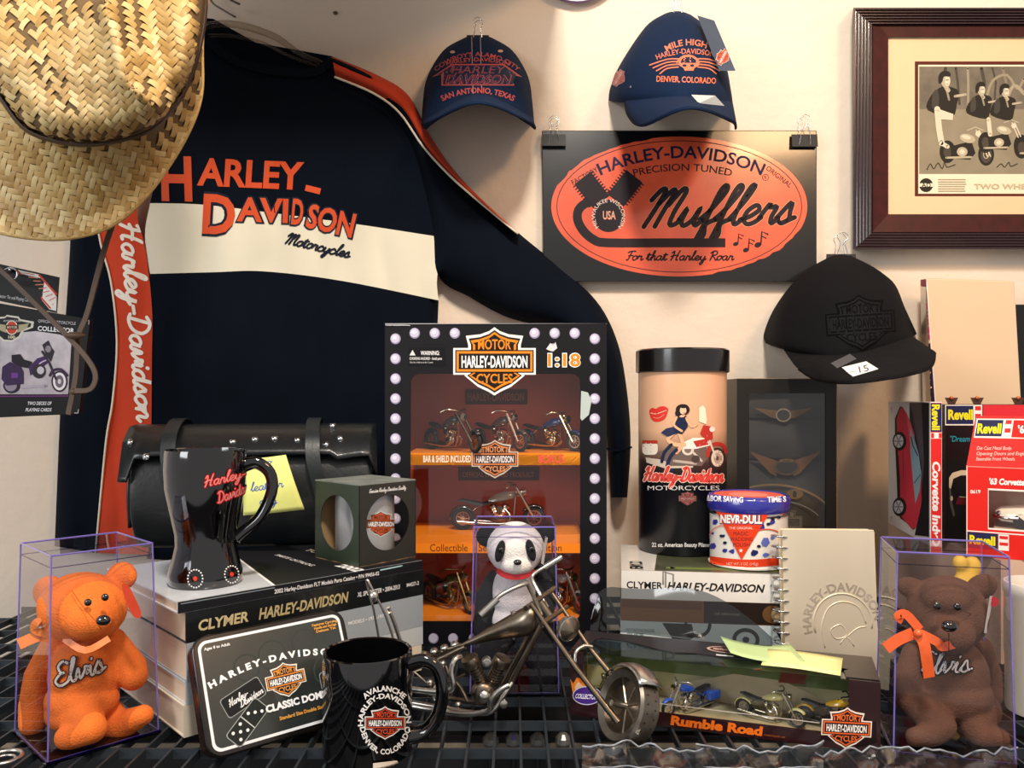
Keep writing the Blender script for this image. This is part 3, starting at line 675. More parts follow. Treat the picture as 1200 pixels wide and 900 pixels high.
b.obj('mat_board', mat('cream_mat', '#e6c79c', .85, noise=.03), fp)
A = Art(); A.rect(1072, 72, 1365, 230, '#5b2318'); A.rect(1076, 76, 1361, 227, '#efe0c2'); A.rect(1077, 78, 1360, 204, 'sepia_ground')
mat('sepia_ground', '#8d8169', .5, noise=.25, ns=25); mat('sepia_wall', '#6a6152', .5, noise=.6, ns=40)
A.rect(1077, 78, 1360, 128, 'sepia_wall')
for x in (1108, 1120, 1134, 1150, 1163, 1175): A.line([(x, 80), (x+random.uniform(-4, 4), 96), (x+random.uniform(-6, 6), 122)], random.uniform(2, 4), random.choice(['#9a8e77', '#4c463b', '#857a66']))
A.line([(1155,118),(1163,95),(1180,88),(1192,104),(1200,92)], 3, '#988c74', sm=3); A.line([(1178,120),(1188,100),(1200,110)], 4, '#a4987f', sm=3)
S1, S2, S3, S4 = '#2a2620', '#b8ab90', '#d9cdb2', '#4b443a'
def artbike(A, x, y, s, bd=S1, me=S2, hi=S3, fl=1):
    A.ell(x+34*s*fl, y, 12*s, 17*s, bd); A.ell(x+34*s*fl, y, 8.5*s, 13*s, S4); A.ring(x+34*s*fl, y, 4*s, 6*s, 1.2*s, me, 16)
    A.ell(x-24*s*fl, y-4*s, 12*s, 17*s, bd); A.ell(x-24*s*fl, y-4*s, 6*s, 9*s, S4)
    A.poly([(x-20*s*fl,y-12*s),(x+12*s*fl,y-20*s),(x+18*s*fl,y-2*s),(x+10*s*fl,y+8*s),(x-18*s*fl,y+6*s)], bd)
    A.ell(x-2*s*fl, y-4*s, 8*s, 7*s, me); A.ell(x-2*s*fl, y-4*s, 4*s, 3.5*s, hi); A.line([(x-26*s*fl,y+5*s),(x+12*s*fl,y+4*s)], 3*s, me)
    A.ell(x+6*s*fl, y-24*s, 12*s, 6.5*s, me, ang=-15*fl); A.ell(x+4*s*fl, y-26*s, 7*s, 3*s, hi, ang=-15*fl)
    for q in (0, 4.5): A.line([(x+(36+q)*s*fl, y+3*s), (x+(19+q)*s*fl, y-36*s)], 1.8*s, hi)
    A.line([(x+6*s*fl,y-36*s),(x+18*s*fl,y-41*s),(x+30*s*fl,y-36*s)], 1.8*s, me); A.ell(x+22*s*fl, y-31*s, 4.2*s, 4.2*s, hi, 14)
artbike(A, 1129, 181, .78); artbike(A, 1172, 170, .72); artbike(A, 1215, 176, .75)
for x, y, s in ((1107, 93, 1), (1149, 104, .8), (1177, 106, .8)):
    A.poly([(x-9*s,y+12*s),(x-18*s,y+22*s),(x-20*s,y+36*s),(x+8*s,y+44*s),(x+14*s,y+30*s),(x+16*s,y+14*s),(x+6*s,y+9*s),(x-3*s,y+9*s)], S1, 3); A.poly([(x-14*s,y+16*s),(x-8*s,y+13*s),(x-7*s,y+30*s),(x-15*s,y+34*s)], '#45403a', 2); A.line([(x+2*s,y+12*s),(x+5*s,y+24*s)], 2.4*s, '#9a8f78'); A.line([(x+1*s,y+9*s),(x+4*s,y+13*s)], 5*s, S2); A.ell(x+1*s, y+2, 5.5*s, 8*s, S2); A.ell(x+3*s, y+2, 3*s, 6*s, S3); A.poly([(x-7*s,y+5),(x-7*s,y-5*s),(x-1*s,y-10*s),(x+6*s,y-8*s),(x+6*s,y-3*s),(x-1*s,y-3*s),(x-3*s,y+3)], S1, 3); A.line([(x+1*s,y+1),(x+4.5*s,y+1)], .8, S1); A.line([(x+2*s,y+5.5),(x+4*s,y+5.5)], .7, '#7a6c56'); A.line([(x+12*s,y+20*s),(x+24*s,y+18*s)], 3*s, S2)
A.line([(1098,128),(1100,150),(1103,168)], 7, S3); A.line([(1103,168),(1110,172)], 5, S3); A.poly([(1100,128),(1117,134),(1116,141),(1102,140)], S3)
A.line([(1158,140),(1160,158)], 5, S3)
A.line([(1086,199),(1090,192),(1094,198),(1099,191),(1104,198),(1107,188),(1109,196),(1119,193)], .9, S1, sm=3); A.line([(1168,196),(1173,192),(1177,196),(1182,190),(1184,195),(1192,192)], .9, S1, sm=3)
A.ell(1085, 217, 8, 8, S1); A.rect(1076, 215, 1094, 219, '#efe0c2'); A.text('AD', 1085, 217, 5, 11, S1, .02)
for r in range(6): A.rect(1099, 210+r*2.7, 1131 + random.uniform(-1, 1), 211+r*2.7, '#a8997c')
A.text('TWO WHEELERS', 1187, 218.5, 6, 92, '#c2b08e', .03)
A.emit('photograph', fp, onto(matb), 0, step=.000008)
# round plate whose lower rim shows at the top
rp = thing('round_wall_plate', 'white round plate with violet rim, barely showing at top edge', 'plate', P(676, -28, 1.345))
b = MB(); b.lathe([(0,0),(.07,.001),(.076,.006)], 48, P(676, -50, 1.350), (0,-1,0)); b.obj('disc', mat('white_enamel', '#e4e2ee', .3, noise=.02), rp, smooth=60)
b = MB(); b.lathe([(.0745,.004),(.0775,.009),(.079,.004),(.0745,.004)], 48, P(676, -50, 1.350), (0,-1,0)); b.obj('rim', mat('violet_rim', '#6c4a86', .3, noise=.05), rp, smooth=60)
b = MB(); b.sph(P(393, 15, 1.357), (.004,.002,.003)); b.obj('nail', mat('nail_dark', '#5c4a40', .6), None, smooth=180, base=P(393, 15, 1.357), label='small dark nail head in the wall above the shirt', category='nail')
# ================================================================ big window box with small motorcycles
speck = mat('speckled_black', '#0d0d13', .5, noise=.9, ns=700, spec=.25)
bx = thing('window_box', 'tall black collector box with orange window interior and printed rivets', 'box', P(581, 757, 1.074))
DB = 1.074; X0, X1 = P(451,0,DB).x, P(711,0,DB).x; Y0 = DB-DW; Z1 = P(0,379,DB).z; DEP = .112
wx0, wx1 = P(481,0,DB).x, P(680,0,DB).x; wz0, wz1 = P(0,728,DB).z, P(0,438,DB).z
b = MB(); b.box((X0,Y0,0),(wx0,Y0+.0012,Z1)); b.box((wx1,Y0,0),(X1,Y0+.0012,Z1)); b.box((wx0,Y0,0),(wx1,Y0+.0012,wz0)); b.box((wx0,Y0,wz1),(wx1,Y0+.0012,Z1))
r_ = .012
for cx, cz, a0 in ((wx0, wz1, 90), (wx1, wz1, 0), (wx0, wz0, 180), (wx1, wz0, 270)):
    ox = cx+(r_ if a0 in (90, 180) else -r_); oz = cz+(-r_ if a0 in (0, 90) else r_)
    arcp = [(ox+r_*math.cos(math.radians(a0+t*15)), oz+r_*math.sin(math.radians(a0+t*15))) for t in range(7)]
    b.prism([(cx, cz)]+arcp, 0, .0012, lambda u, v, h: V((u, Y0+h, v)))
b.obj('front_panel', speck, bx); fr = MB(); fr.box((X0,Y0,0),(X1,Y0+.001,Z1))
b = MB(); b.box((X0,Y0+.0012,0),(X0+.0015,Y0+DEP,Z1)); b.obj('side_panel', speck, bx)
b = MB(); b.box((X1-.0015,Y0+.0012,0),(X1,Y0+DEP,Z1)); b.obj('side_panel', speck, bx)
b = MB(); b.box((X0,Y0+.0012,Z1-.0015),(X1,Y0+DEP,Z1)); b.obj('top_panel', mat('worn_edge', '#8a8a90', .7, noise=.8, ns=300), bx)
b = MB(); b.box((X0+.002,Y0+DEP-.003,0),(X1-.002,Y0+DEP,Z1-.002)); b.obj('back_card', mat('red_orange_card', '#b8431c', .5, noise=.5, ns=9), bx)
orange = mat('orange_card', '#f28a1e', .45, noise=.05)
sh1, sh2 = P(0,531,DB).z, P(0,627,DB).z
for z, zz in ((sh1, P(0,545,DB).z), (sh2, P(0,647,DB).z), (wz0+.004, wz0-.002)):
    b = MB(); b.box((wx0-.004, Y0+.004, zz), (wx1+.004, Y0+.0055, z)); b.box((wx0-.004, Y0+.0055, z-.0015), (wx1+.004, Y0+DEP-.004, z)); b.obj('inner_shelf', orange, bx)
b = MB(); b.box((wx0-.003, Y0+.0018, wz0-.003), (wx1+.003, Y0+.0022, wz1+.003)); b.obj('window_film', filmp, bx)
A = Art(); k0 = DB/F
for col in (463.5, 697): 
    for r in range(14): 
        y = 397+r*23.4
        A.ell(col, y, 6.2, 6.4, '#8f8aa5', 18); A.ell(col-.3, y-.4, 5.2, 5.3, '#c9c5dc', 16); A.ell(col-1, y-1.2, 2.6, 2.4, '#e6e3f2', 12); A.k -= 3
for x in (486, 509.5, 533, 626.5, 650, 673.5): A.ell(x, 390.5, 6.2, 6.4, '#8f8aa5', 18); A.ell(x-.3, 390, 5.2, 5.3, '#c9c5dc', 16); A.ell(x-1, 389.3, 2.6, 2.4, '#e6e3f2', 12); A.k -= 3
for x in (508, 531, 555): A.ell(x, 748, 6, 6.2, '#8f8aa5', 18); A.ell(x-.3, 747.6, 5, 5.2, '#c9c5dc', 16); A.k -= 2
A.k += 4
A.rect(479, 407, 522, 429, '#0b0b0f'); A.poly([(480,416.5),(483.5,410),(487,416.5)], '#dadada'); A.text('WARNING:', 504, 413.5, 5, 22, '#eeeeee', .02); A.text('CHOKING HAZARD - Small parts', 499, 420, 3.2, 38, '#dddddd', .02); A.text('Not for children under 3 years', 494, 424.5, 2.2, 27, '#cccccc')
A.text('1:18', 661, 421.5, 15, 39, '#ffffff', .07); A.text('1:18', 661, 421.5, 15, 38, '#f08a1c', .025, up=1)
A.shield(579.5, 423.5, 92, '#ee8a22', '#1a1512', '#f3f1ec', '#f6f6f6', '#ee8a22')
A.poly([(640,409),(645,402),(648,405),(651,401),(653,408),(648,412),(644,411)], '#d7d9dc'); A.poly([(681,458),(689,460),(693,470),(690,486),(682,493),(680,490)], '#b8c6c2')
random.seed(5)
for i in range(26):
    x = 452+random.random()*22; A.line([(x, 381), (x+random.random()*8, 381.5)], .9, '#b9b9be')
A.line([(452,379.6),(711,379.4)], 1.1, '#a9a9ae')
A.emit('front_print', bx, onto(fr), 0, base=.0003)
A = Art()
A.rect(481, 531, 680, 545, '#f59a2a'); A.text('BAR & SHIELD INCLUDED', 524, 537.5, 8, 56, '#fbe7d2', .02); A.text('BONUS', 646, 537.5, 10, 30, '#e2564a', .03)
A.shield(580, 538, 52, '#d8804a', '#3a2420', '#c9b9a9', '#e8e0dc', '#e0996a')
b_ = MB(); b_.box((wx0-.004, Y0+.002, 0), (wx1+.004, Y0+.003, Z1)); A.rect(481, 637, 680, 648, '#f58a1e'); A.text('Collectible', 526, 641.5, 9, 44, '#5a2a14', .0); A.text('Series', 574, 641.5, 9, 26, '#5a2a14'); A.text('Edition', 644, 641.5, 9, 28, '#5a2a14')
A.emit('inner_print', bx, onto(b_), 0)
A = Art(); z = MB(); z.box((X0+.002,Y0+DEP-.004,0),(X1-.002,Y0+DEP-.003,Z1-.002))
A.rect(545, 456, 618, 474, '#4a1e16'); A.text('HARLEY-DAVIDSON', 581, 465, 9, 66, '#8c4a36', .02); A.rect(537, 547, 632, 563, '#4a1e16'); A.text('OFFICIAL LICENSED PRODUCT', 584, 556, 6, 84, '#9c5a3c', .02)
A.emit('back_print', bx, onto(z), 0)
# ---------------------------------------------------------------- small motorcycles (local x forward, z up, wheel base about 2.2)
def bike(label, loc, yaw, s, col, fend=None, wheel='#b9b4ac', metal='#c2bdb4', tyre='#17161a', group=None, chop=0, bags=None, steer=0, roll=0):
    t = thing('toy_motorcycle', label, 'toy motorcycle', M=Matrix.Translation(V(loc)) @ Matrix.Rotation(math.radians(yaw), 4, 'Z'), group=group)
    Mx = M0(t) @ Matrix.Scale(s, 4); pc = lambda c: mat('toy'+c, c, .2, noise=.08, coat=.8); me = mat('toymetal'+metal, metal, .22, 1, noise=.2, ns=400); ty = mat('toytyre', tyre, .7, noise=.2)
    fx = 1.15+chop*.35
    for x, r, nm in ((fx, .34, 'front'), (-.95, .33, 'rear')):
        b = MB(Mx); b.tube([(x+(r-.06)*math.cos(a*math.pi/12), 0, r+(r-.06)*math.sin(a*math.pi/12)) for a in range(24)], .075 if nm == 'rear' else .06, 8, closed=True); wh = b.obj('wheel', ty, t, smooth=180)
        b = MB(Mx); b.tube([(x+(r-.13)*math.cos(a*math.pi/10), 0, r+(r-.13)*math.sin(a*math.pi/10)) for a in range(20)], .03, 6, closed=True)
        for a in range(9): c, q = math.cos(a*math.pi*2/9), math.sin(a*math.pi*2/9); b.tube([(x, 0, r), (x+(r-.13)*c, 0, r+(r-.13)*q)], .014, 4)
        b.lathe([(.0,-.06),(.06,-.06),(.06,.06),(0,.06)], 10, (x,0,r), (0,1,0)); b.obj('rim', mat('toyrim'+wheel, wheel, .3, .8, noise=.1), wh, smooth=60); WM[wh.name] = M0(t)
        f = pc(fend or col); b = MB(Mx); a0, a1 = (20, 150) if nm == 'rear' else (40, 150)
        if nm == 'rear': a0, a1 = 30, 185
        rows = []
        for k in range(9):
            a = math.radians(a0+(a1-a0)*k/8); rr = r+.05; rows.append([(x+(rr-.04)*math.cos(a), -.11, r+(rr-.04)*math.sin(a)), (x+rr*math.cos(a), -.06, r+rr*math.sin(a)), (x+(rr+.02)*math.cos(a), 0, r+(rr+.02)*math.sin(a)), (x+rr*math.cos(a), .06, r+rr*math.sin(a)), (x+(rr-.04)*math.cos(a), .11, r+(rr-.04)*math.sin(a))])
        b.loft(rows); b.obj('fender', f, t, smooth=180, solid=.02*s)
    b = MB(Mx)
    for sd in (-.11, .11): b.tube([(fx, sd, .34), (.62, sd, 1.22)], [.035, .035, .05, .05], 8)
    b.box((.60,-.14,1.12),(.72,.14,1.16)); b.box((.66,-.14,.98),(.78,.14,1.02)); b.obj('fork', me, t, smooth=40)
    b = MB(Mx); b.tube([(.3,-.48,1.25),(.45,-.36,1.33),(.6,-.12,1.3),(.6,.12,1.3),(.45,.36,1.33),(.3,.48,1.25)], .03, 6, sm=3); b.obj('handlebar', me, t, smooth=60)
    b = MB(Mx); b.lathe([(0,-.1),(.09,-.08),(.13,.02),(.13,.08),(0,.1)], 14, (.82,0,1.1), (1,0,0)); b.obj('headlight', me, t, smooth=50)
    b = MB(Mx); b.loft([[(x, y*w, z+h*q) for y, q in ((-1,-.4),(-.9,.4),(-.3,1),(.3,1),(.9,.4),(1,-.4),(.4,-.9),(-.4,-.9))] for x, w, h, z in ((.62,.06,.05,1.02),(.5,.15,.13,.99),(.25,.19,.17,.95),(0,.16,.13,.89),(-.2,.08,.06,.85))], cu=True, capa=True, capb=True); b.obj('fuel_tank', pc(col), t, smooth=60)
    b = MB(Mx); b.loft([[(x, y*w, z+h*q) for y, q in ((-1,-.5),(-.9,.5),(0,1),(.9,.5),(1,-.5),(0,-.8))] for x, w, h, z in ((-.1,.1,.05,.80),(-.4,.17,.07,.74),(-.62,.16,.08,.78),(-.95,.13,.06,.86),(-1.1,.06,.04,.85))], cu=True, capa=True, capb=True); b.obj('seat', mat('toyseat', '#18161a', .5), t, smooth=60)
    b = MB(Mx); b.sph((.12,0,.34), (.24,.13,.17), 10, 7); b.lathe([(.11,0),(.13,.05),(.11,.08),(.13,.12),(.11,.16),(.13,.2),(.11,.24),(.12,.32),(0,.36)], 10, (.2,0,.42), (.5,0,1)); b.lathe([(.11,0),(.13,.05),(.11,.08),(.13,.12),(.11,.16),(.13,.2),(.11,.24),(.12,.32),(0,.36)], 10, (.05,0,.42), (-.5,0,1)); b.lathe([(0,0),(.1,0),(.1,.06),(0,.06)], 12, (.12,-.13,.62), (0,-1,0)); b.obj('engine', me, t, smooth=40)
    b = MB(Mx); b.tube([(.62,0,1.1),(.55,0,.35),(.4,0,.16),(-.4,0,.16),(-.95,0,.32),(-.45,0,.72),(.62,0,1.02)], .03, 6); b.obj('frame_tube', me, t, smooth=60)
    b = MB(Mx); 
    for sd in (-1, 1): b.tube([(.3,sd*.1,.6),(.45,sd*.2,.4),(.3,sd*.22,.2),(-.3,sd*.22,.2),(-1.1,sd*.22,.26)], [.035,.035,.035,.05,.055,.055], 8, sm=3)
    b.obj('exhaust', me, t, smooth=60)
    if bags:
        for sd in (-1, 1): b = MB(Mx); b.box((-1.35, sd*.28-.12, .38), (-.7, sd*.28+.12, .72)); b.obj('saddlebag', pc(bags), t, bevel=.06*s, bseg=3)
    return t
BG = 'toy motorcycles in the tall window box'
ym = Y0+DEP*.5
bike('black chopper toy with copper engine, top left in the tall window box', (P(524,0,1.11).x, ym-.006, sh1), -52, .043, '#2b2b2d', metal='#a8917c', wheel='#a06a4c', group=BG, chop=1)
bike('chrome toy motorcycle in the middle of the box top row', (P(582,0,1.11).x, ym, sh1), -48, .042, '#4a3a36', metal='#c2a795', wheel='#c98c76', group=BG)
bike('blue toy motorcycle at right of the box top row', (P(643,0,1.11).x, ym+.004, sh1), -40, .040, '#23305e', metal='#cdb78f', wheel='#d9d0c4', group=BG)
bike('long side-on toy motorcycle on the middle shelf of the tall box', (P(580,0,1.11).x, ym-.01, sh2), 2, .047, '#7e7468', fend='#2a201c', metal='#c9b3a0', wheel='#c9a28c', group=BG)
bike('olive toy motorcycle, bottom left in the tall window box', (P(522,0,1.10).x, ym, wz0+.004), -48, .044, '#4d4a20', metal='#9c8a5c', wheel='#b8a680', group=BG)
bike('red wheeled toy motorcycle, bottom right in the tall window box', (P(652,0,1.10).x, ym, wz0+.004), -50, .044, '#8e8580', metal='#b9aca4', wheel='#b04a3c', group=BG)
# ================================================================ left stack of manuals
def book(name, label, M, w, d, h, cover, m_side=paper, spine=None, gap=.0014, group=None, cat='book'):
    t = thing(name, label, cat, M=M, group=group)
    c = MB(M0(t)); c.box((0,0,0),(w,d,gap)); c.box((0,0,h-gap),(w,d,h)); c.box((0,-.0012,0),(w,.0008,h)); c.obj('cover', cover, t)
    p = MB(M0(t)); p.box((.001,.001,gap),(w-.001,d-.002,h-gap)); p.obj('page_block', m_side, t)
    return t
pagem = mat('cream_pages', '#ddc9b0', .85, noise=.18, ns=8, stretch=(1, 1, 180))
yawL = 43.2
oL = P(220, 0, .784); oL = V((-.3177, .784-DW, 0))
LG = 'repair manuals stacked at left'
gl = lambda n, c: mat(n, c, .25, noise=.04, coat=.5)
st_ = [(.031, 'cream covered book at the very bottom of the left stack', 'cream_cover', '#e7dcc2', .285), (.022, 'pale grey manual second from bottom of the left stack', 'pale_cover', '#c3cbcf', .285), (.038, 'blue grey manual under the black one in the left stack', 'grey_cover', '#9fa9b1', .284), (.030, 'thick black repair manual with gold lettering in the left stack', 'black_cover', '#14181a', .286), (.0115, 'parts catalogue with black and white cover on top of the left stack', 'catalog_cover', '#dfe5ec', .292)]
z = .0003; LB = []
for i, (h, lab, mn, mc, wd) in enumerate(st_):
    off = (.0, .002, .003, .002, -.006)[i]
    M = TM(oL, yawL) @ Matrix.Translation((off, 0, z)); LB.append((book('manual', lab, M, wd, .21, h-.0003, gl(mn, mc), pagem, group=LG), M, h, wd)); z += h
STOP = z
t, M, h, wd = LB[3]
A = Art(); A.text('CLYMER', .038, -h/2, .0105, .052, '#c8b98e', .03, .1); A.text('HARLEY-DAVIDSON', .128, -h/2-.0, .0115, .105, '#b8a97c', .03, .15); A.text('XL SPORTSTER • 2004-2013', .222, -h/2, .0052, .058, '#e8e8e8', .02, .1); A.text('M427-2', .270, -h/2, .0045, .018, '#dddddd', .02)
A.emit('spine_lettering', t, plane(M, -.0012))
t, M, h, wd = LB[2]
A = Art(); A.text('MODELS • 1970-1975', .205, -h*.6, .004, .05, '#eef2f4', .02); A.emit('spine_lettering', t, plane(M, -.0012))
t, M, h, wd = LB[4]
A = Art(); A.rect(0, -h+.0002, wd, -.0002, '#17191d'); A.text('2002 Harley-Davidson FLT Models Parts Catalog • P/N 99456-02', .165, -h*.45, .0045, .13, '#e9e9e9', .02); A.line([(.232,-h*.72),(.262,-h*.78)], .0016, '#a9cfd6')
A.line([(.003,-h*.80),(.10,-h*.80)], .001, '#7f8a94')
A.emit('spine_lettering', t, plane(M, -.0012))
top = lambda M, z0: (lambda u, v, hh: M @ V((u, v, z0+hh)))
A = Art(); A.poly([(.10,.0),(.292,.0),(.292,.21),(.145,.21)], '#1a1b1f'); A.line([(.10,.0),(.145,.21)], .003, '#f2f2f2')
A.text('2002', .205, .02, -.014, .045, '#f2f2f2', .04, 0, 90); A.text('PARTS CATALOG', .18, .105, -.007, .09, '#e0e0e0', .02, 0, 90); A.text('TOURING', .225, .11, -.010, .09, '#c9b8a0', .03, 0, 90); A.shield(.085, .10, .05, '#b9c0c8', '#6c747c', None, '#eeeeee', '#555b62', 90)
A.emit('cover_print', t, top(M, h-.0003))
# ---------------------------------------------------------------- tall glossy mug
def onstack(px, py): d = (HC-STOP)*F/(py-HY); return P(px, py, d)
c = V((P(241, 0, .862).x, .862-DW, STOP+.0004))
mg = thing('tall_boot_mug', 'tall glossy black waisted mug with red neon lettering on the manuals', 'mug', c)
prof = [(0,0),(.036,0),(.0375,.003),(.0375,.012),(.034,.024),(.0305,.040),(.031,.052),(.036,.075),(.041,.10),(.042,.12),(.0412,.138),(.0405,.141),(.0392,.1405),(.038,.13),(.037,.10),(.032,.075),(.027,.05),(.0,.045)]
mb = MB(); mb.lathe(prof, 56, c); mb.obj('mug_body', blackgl, mg, smooth=60)
b = MB(); hx = V((.80,-.6,0)).normalized(); hp = lambda r, z: c+hx*r+V((0,0,z))
hx = V((1,.15,0)).normalized()
b.tube([hp(.037,.122), hp(.052,.126), hp(.066,.115), hp(.068,.095), hp(.056,.068), hp(.038,.052), hp(.031,.046)], [.0065,.006,.0055,.0055,.0055,.006], 10, sm=5, sq=1.3); b.obj('handle', blackgl, mg, smooth=180)
A = Art()
for cc_, th in (('#d8342f', 2.6),): 
    A.script('Harley-', 239, 571, 50, 6, cc_, th, 14, .4, '#5a1412', .8); A.script('Davidson', 255, 590, 44, 6, cc_, th, 22, .4, '#5a1412', .8)
A.script('Harley-', 239, 571, 50, 6, '#f0a0a0', .8, 14, .4); A.script('Davidson', 255, 590, 44, 6, '#f0a0a0', .8, 22, .4)
for x, y, r in ((229, 678, 9), (271, 673, 8.5)):
    for k in range(18): a = k*math.pi/9; A.ell(x+r*math.cos(a)*.95, y+r*1.15*math.sin(a), .95, .95, '#e8e8e8', 8); A.k -= 1
    A.k += 1; A.ell(x, y, 2.4, 2.6, '#d23a2a', 12)
A.emit('mug_print', mg, onto(mb), 2, base=.0005)
# ---------------------------------------------------------------- cardboard mug carton with mug inside
MC = TM((P(421, 0, .935).x, .935-DW, STOP+.0004), 48)
cb = thing('mug_carton', 'black cardboard mug carton with round cut outs on the manuals', 'carton', M=MC)
cw, cd, ch, rr = .086, .088, .094, .033; cz = .047
kraft = mat('kraft_inside', '#a98a64', .85, noise=.1); cardk = mat('carton_black', '#2c2c28', .5, noise=.12, ns=25)
def holed(M, W, H, cx, cz, r, th, nm, parent, m):
    b = MB(M); n = 40; ci = []; ou = []
    for k in range(n):
        a = 2*math.pi*k/n+math.pi/4; x, y = math.cos(a), math.sin(a); ci.append((cx+r*x, cz+r*y)); q = 1/max(abs(x), abs(y)); sx, sy = x*q, y*q
        ou.append((cx+(W-cx if sx > 0 else cx)*sx, cz+(H-cz if sy > 0 else cz)*sy))
    b.loft([[(u, 0, v) for u, v in ou], [(u, 0, v) for u, v in ci], [(u, th, v) for u, v in ci], [(u, th, v) for u, v in ou]], cu=True, cv=True); return b.obj(nm, m, parent)
holed(MC, cw, ch, cw/2, cz, rr, .0012, 'front_panel', cb, cardk)
holed(MC @ Matrix.Translation((0, cd, 0)) @ Matrix.Rotation(-math.pi/2, 4, 'Z'), cd, ch, cd/2, cz, rr, .0012, 'side_panel', cb, mat('carton_green', '#2e3b2c', .35, noise=.3, ns=12))
holed(MC @ Matrix.Translation((cw, 0, 0)) @ Matrix.Rotation(math.pi/2, 4, 'Z'), cd, ch, cd/2, cz, rr, .0012, 'side_panel', cb, cardk)
b = MB(MC); b.box((0,cd-.0012,0),(cw,cd,ch)); b.obj('back_panel', kraft, cb)
b = MB(MC); b.box((0,0,ch),(cw,cd,ch+.0012)); b.obj('top_flap', mat('carton_top', '#7f8680', .5, noise=.7, ns=40), cb)
b = MB(MC); b.box((0,0,-.0002),(cw,cd,.001)); b.obj('bottom_flap', kraft, cb)
A = Art(); A.script('Genuine Harley-Davidson Quality', .014, -.0845, .056, .0022, '#e9e9e9', .0007, 0, .3); A.script('Since 1903'.replace('1903', '').strip() if 0 else 'in ce', .034, -.079, .014, .0022, '#e9e9e9', .0006) if 0 else None
A.emit('carton_lettering', cb, plane(MC))
im = thing('boxed_mug', 'small mug with shield logo showing through the carton opening', 'mug', M=MC @ Matrix.Translation((.043, .045, .002)))
mm = MB(M0(im)); mm.lathe([(0,0),(.035,0),(.036,.002),(.036,.086),(.034,.086),(.033,.004),(0,.004)], 40); mm.obj('mug_body', mat('silver_mug', '#c8ccd0', .3, .3, noise=.1), im, smooth=50)
A = Art(); A.shield(446, 614, 36, '#c05a35', '#5a2618', '#cfd3d6', '#ffffff', '#c8603a', 0, True); A.emit('logo', im, onto(mm), 2, base=.0004)
# ================================================================ leather saddlebag
lea = mat('bag_leather', '#171b1e', .38, noise=.3, ns=30, bump=.35, bs=160, coat=.15)
bg = thing('leather_bag', 'black leather saddlebag with studded flap and a yellow note', 'bag', V((-.33, -.28, STOP)))
Mb = TM((P(155, 0, 1.03).x, 1.03-DW, STOP+.001), 9)
def bagrow(x, s, k=0): # section of the bag across its length
    return [(x, y*s, .075+(z-.075)*s) for y, z in ((.0,.02),(-.012,.05),(-.012,.09),(.0,.125),(.03,.148),(.07,.15),(.10,.12),(.11,.06),(.10,.01),(.06,.0),(.02,.0))]
b = MB(Mb); b.loft(grid([bagrow(0,.86), bagrow(.006,.97), bagrow(.03,1), bagrow(.15,1.02), bagrow(.27,1), bagrow(.294,.97), bagrow(.30,.86)], 3, 3, True), cu=True, capa=True, capb=True); b.obj('body', lea, bg, smooth=60)
b = MB(Mb); rows = []
for i in range(33):
    x = -.012+.318*i/32; u = i/32; drop = .115 if u > .14 and u < .80 else .098
    drop = .108+.012*math.cos(u*math.pi*2)-(.030 if u < .05 or u > .97 else 0)
    if .10 < u < .83: drop = .122
    rows.append([(x, y, z) for y, z in ((.115,.10),(.09,.15),(.06,.158),(.03,.156),(.002,.138),(-.016,drop+.006),(-.019,drop))])
fl = MB(Mb); fl.loft(rows); fl.obj('flap', lea, bg, smooth=180, solid=.003, soff=0)
for x in (.045, .222):
    b = MB(Mb); b.strap([(x,.112,.12),(x,.085,.158),(x,.05,.164),(x,.02,.157),(x+.002,-.012,.142),(x+.004,-.022,.115),(x+.012,-.021,.08),(x+.02,-.014,.045)], .017, .003, (1,0,0), 4); 
    b = MB(Mb); path = crs([V(p) for p in [(x,.112,.12),(x,.085,.160),(x,.05,.1655),(x,.02,.158),(x+.002,-.010,.144),(x+.004,-.024,.115),(x+.012,-.024,.08),(x+.02,-.017,.045)]], 4); rows = []
    for p in path: rows.append([p+V((-.009,0,0)), p+V((.009,0,0)), p+V((.009,-.001,.0015)), p+V((-.009,-.001,.0015))])
    b.loft(rows, cu=True, capa=True, capb=True); b.obj('strap', mat('strap_leather', '#22292c', .4, noise=.3, ns=50, bump=.3, bs=200), bg, smooth=40)
flb = BVHTree.FromPolygons(fl.v, fl.f)
for px, py in ((154,519),(172,536),(273,519),(299,516),(322,515),(349,517),(390,500),(399,515),(382,522),(196,537)):
    d = (P(px, py, 1)-EYE).normalized(); lo, n, i, tt = flb.ray_cast(EYE, d)
    if lo is None: lo, n, i, tt = flb.find_nearest(EYE+d*1.02)
    if n.dot(d) > 0: n = -n
    b = MB(); b.lathe([(.0048,0),(.0047,.0015),(.0033,.0032),(0,.004)], 14, lo+n*.0014, n); b.obj('stud', chrome, bg, smooth=180)
b = MB(Mb); b.tube([(-.002,-.001,.115),(-.006,.01,.13),(-.002,.03,.145)], .002, 6, sm=3); b.tube([(-.003,.0,.03),(-.003,-.006,.07),(-.003,0,.105)], .0025, 6, sm=3); b.obj('end_piping', lea, bg, smooth=180)
nt = thing('sticky_note', 'yellow handwritten sticky note on the leather bag', 'note', P(330, 568, 1.0))
nb = MB(); nb.loft(grid([[P(288,538,1.0),P(312,536,1.0),P(335,533,1.0)],[P(286,575,.995),P(316,572,.992),P(346,567,.995)],[P(285,604,1.0),P(320,601,.997),P(357,597,1.0)]], 4, 4)); nb.obj('paper', mat('note_yellow', '#e9ee8c', .7, noise=.04), nt, smooth=180, solid=.0004)
A = Art(); A.script('ooo', 302, 545, 16, 4, '#4a6ab0', 1.1, 2, .2); A.script('leather', 294, 576, 38, 5, '#4a6ab0', 1.1, 8, .2); A.script('gag', 304, 591, 20, 4.5, '#4a6ab0', 1.1, 2, .2)
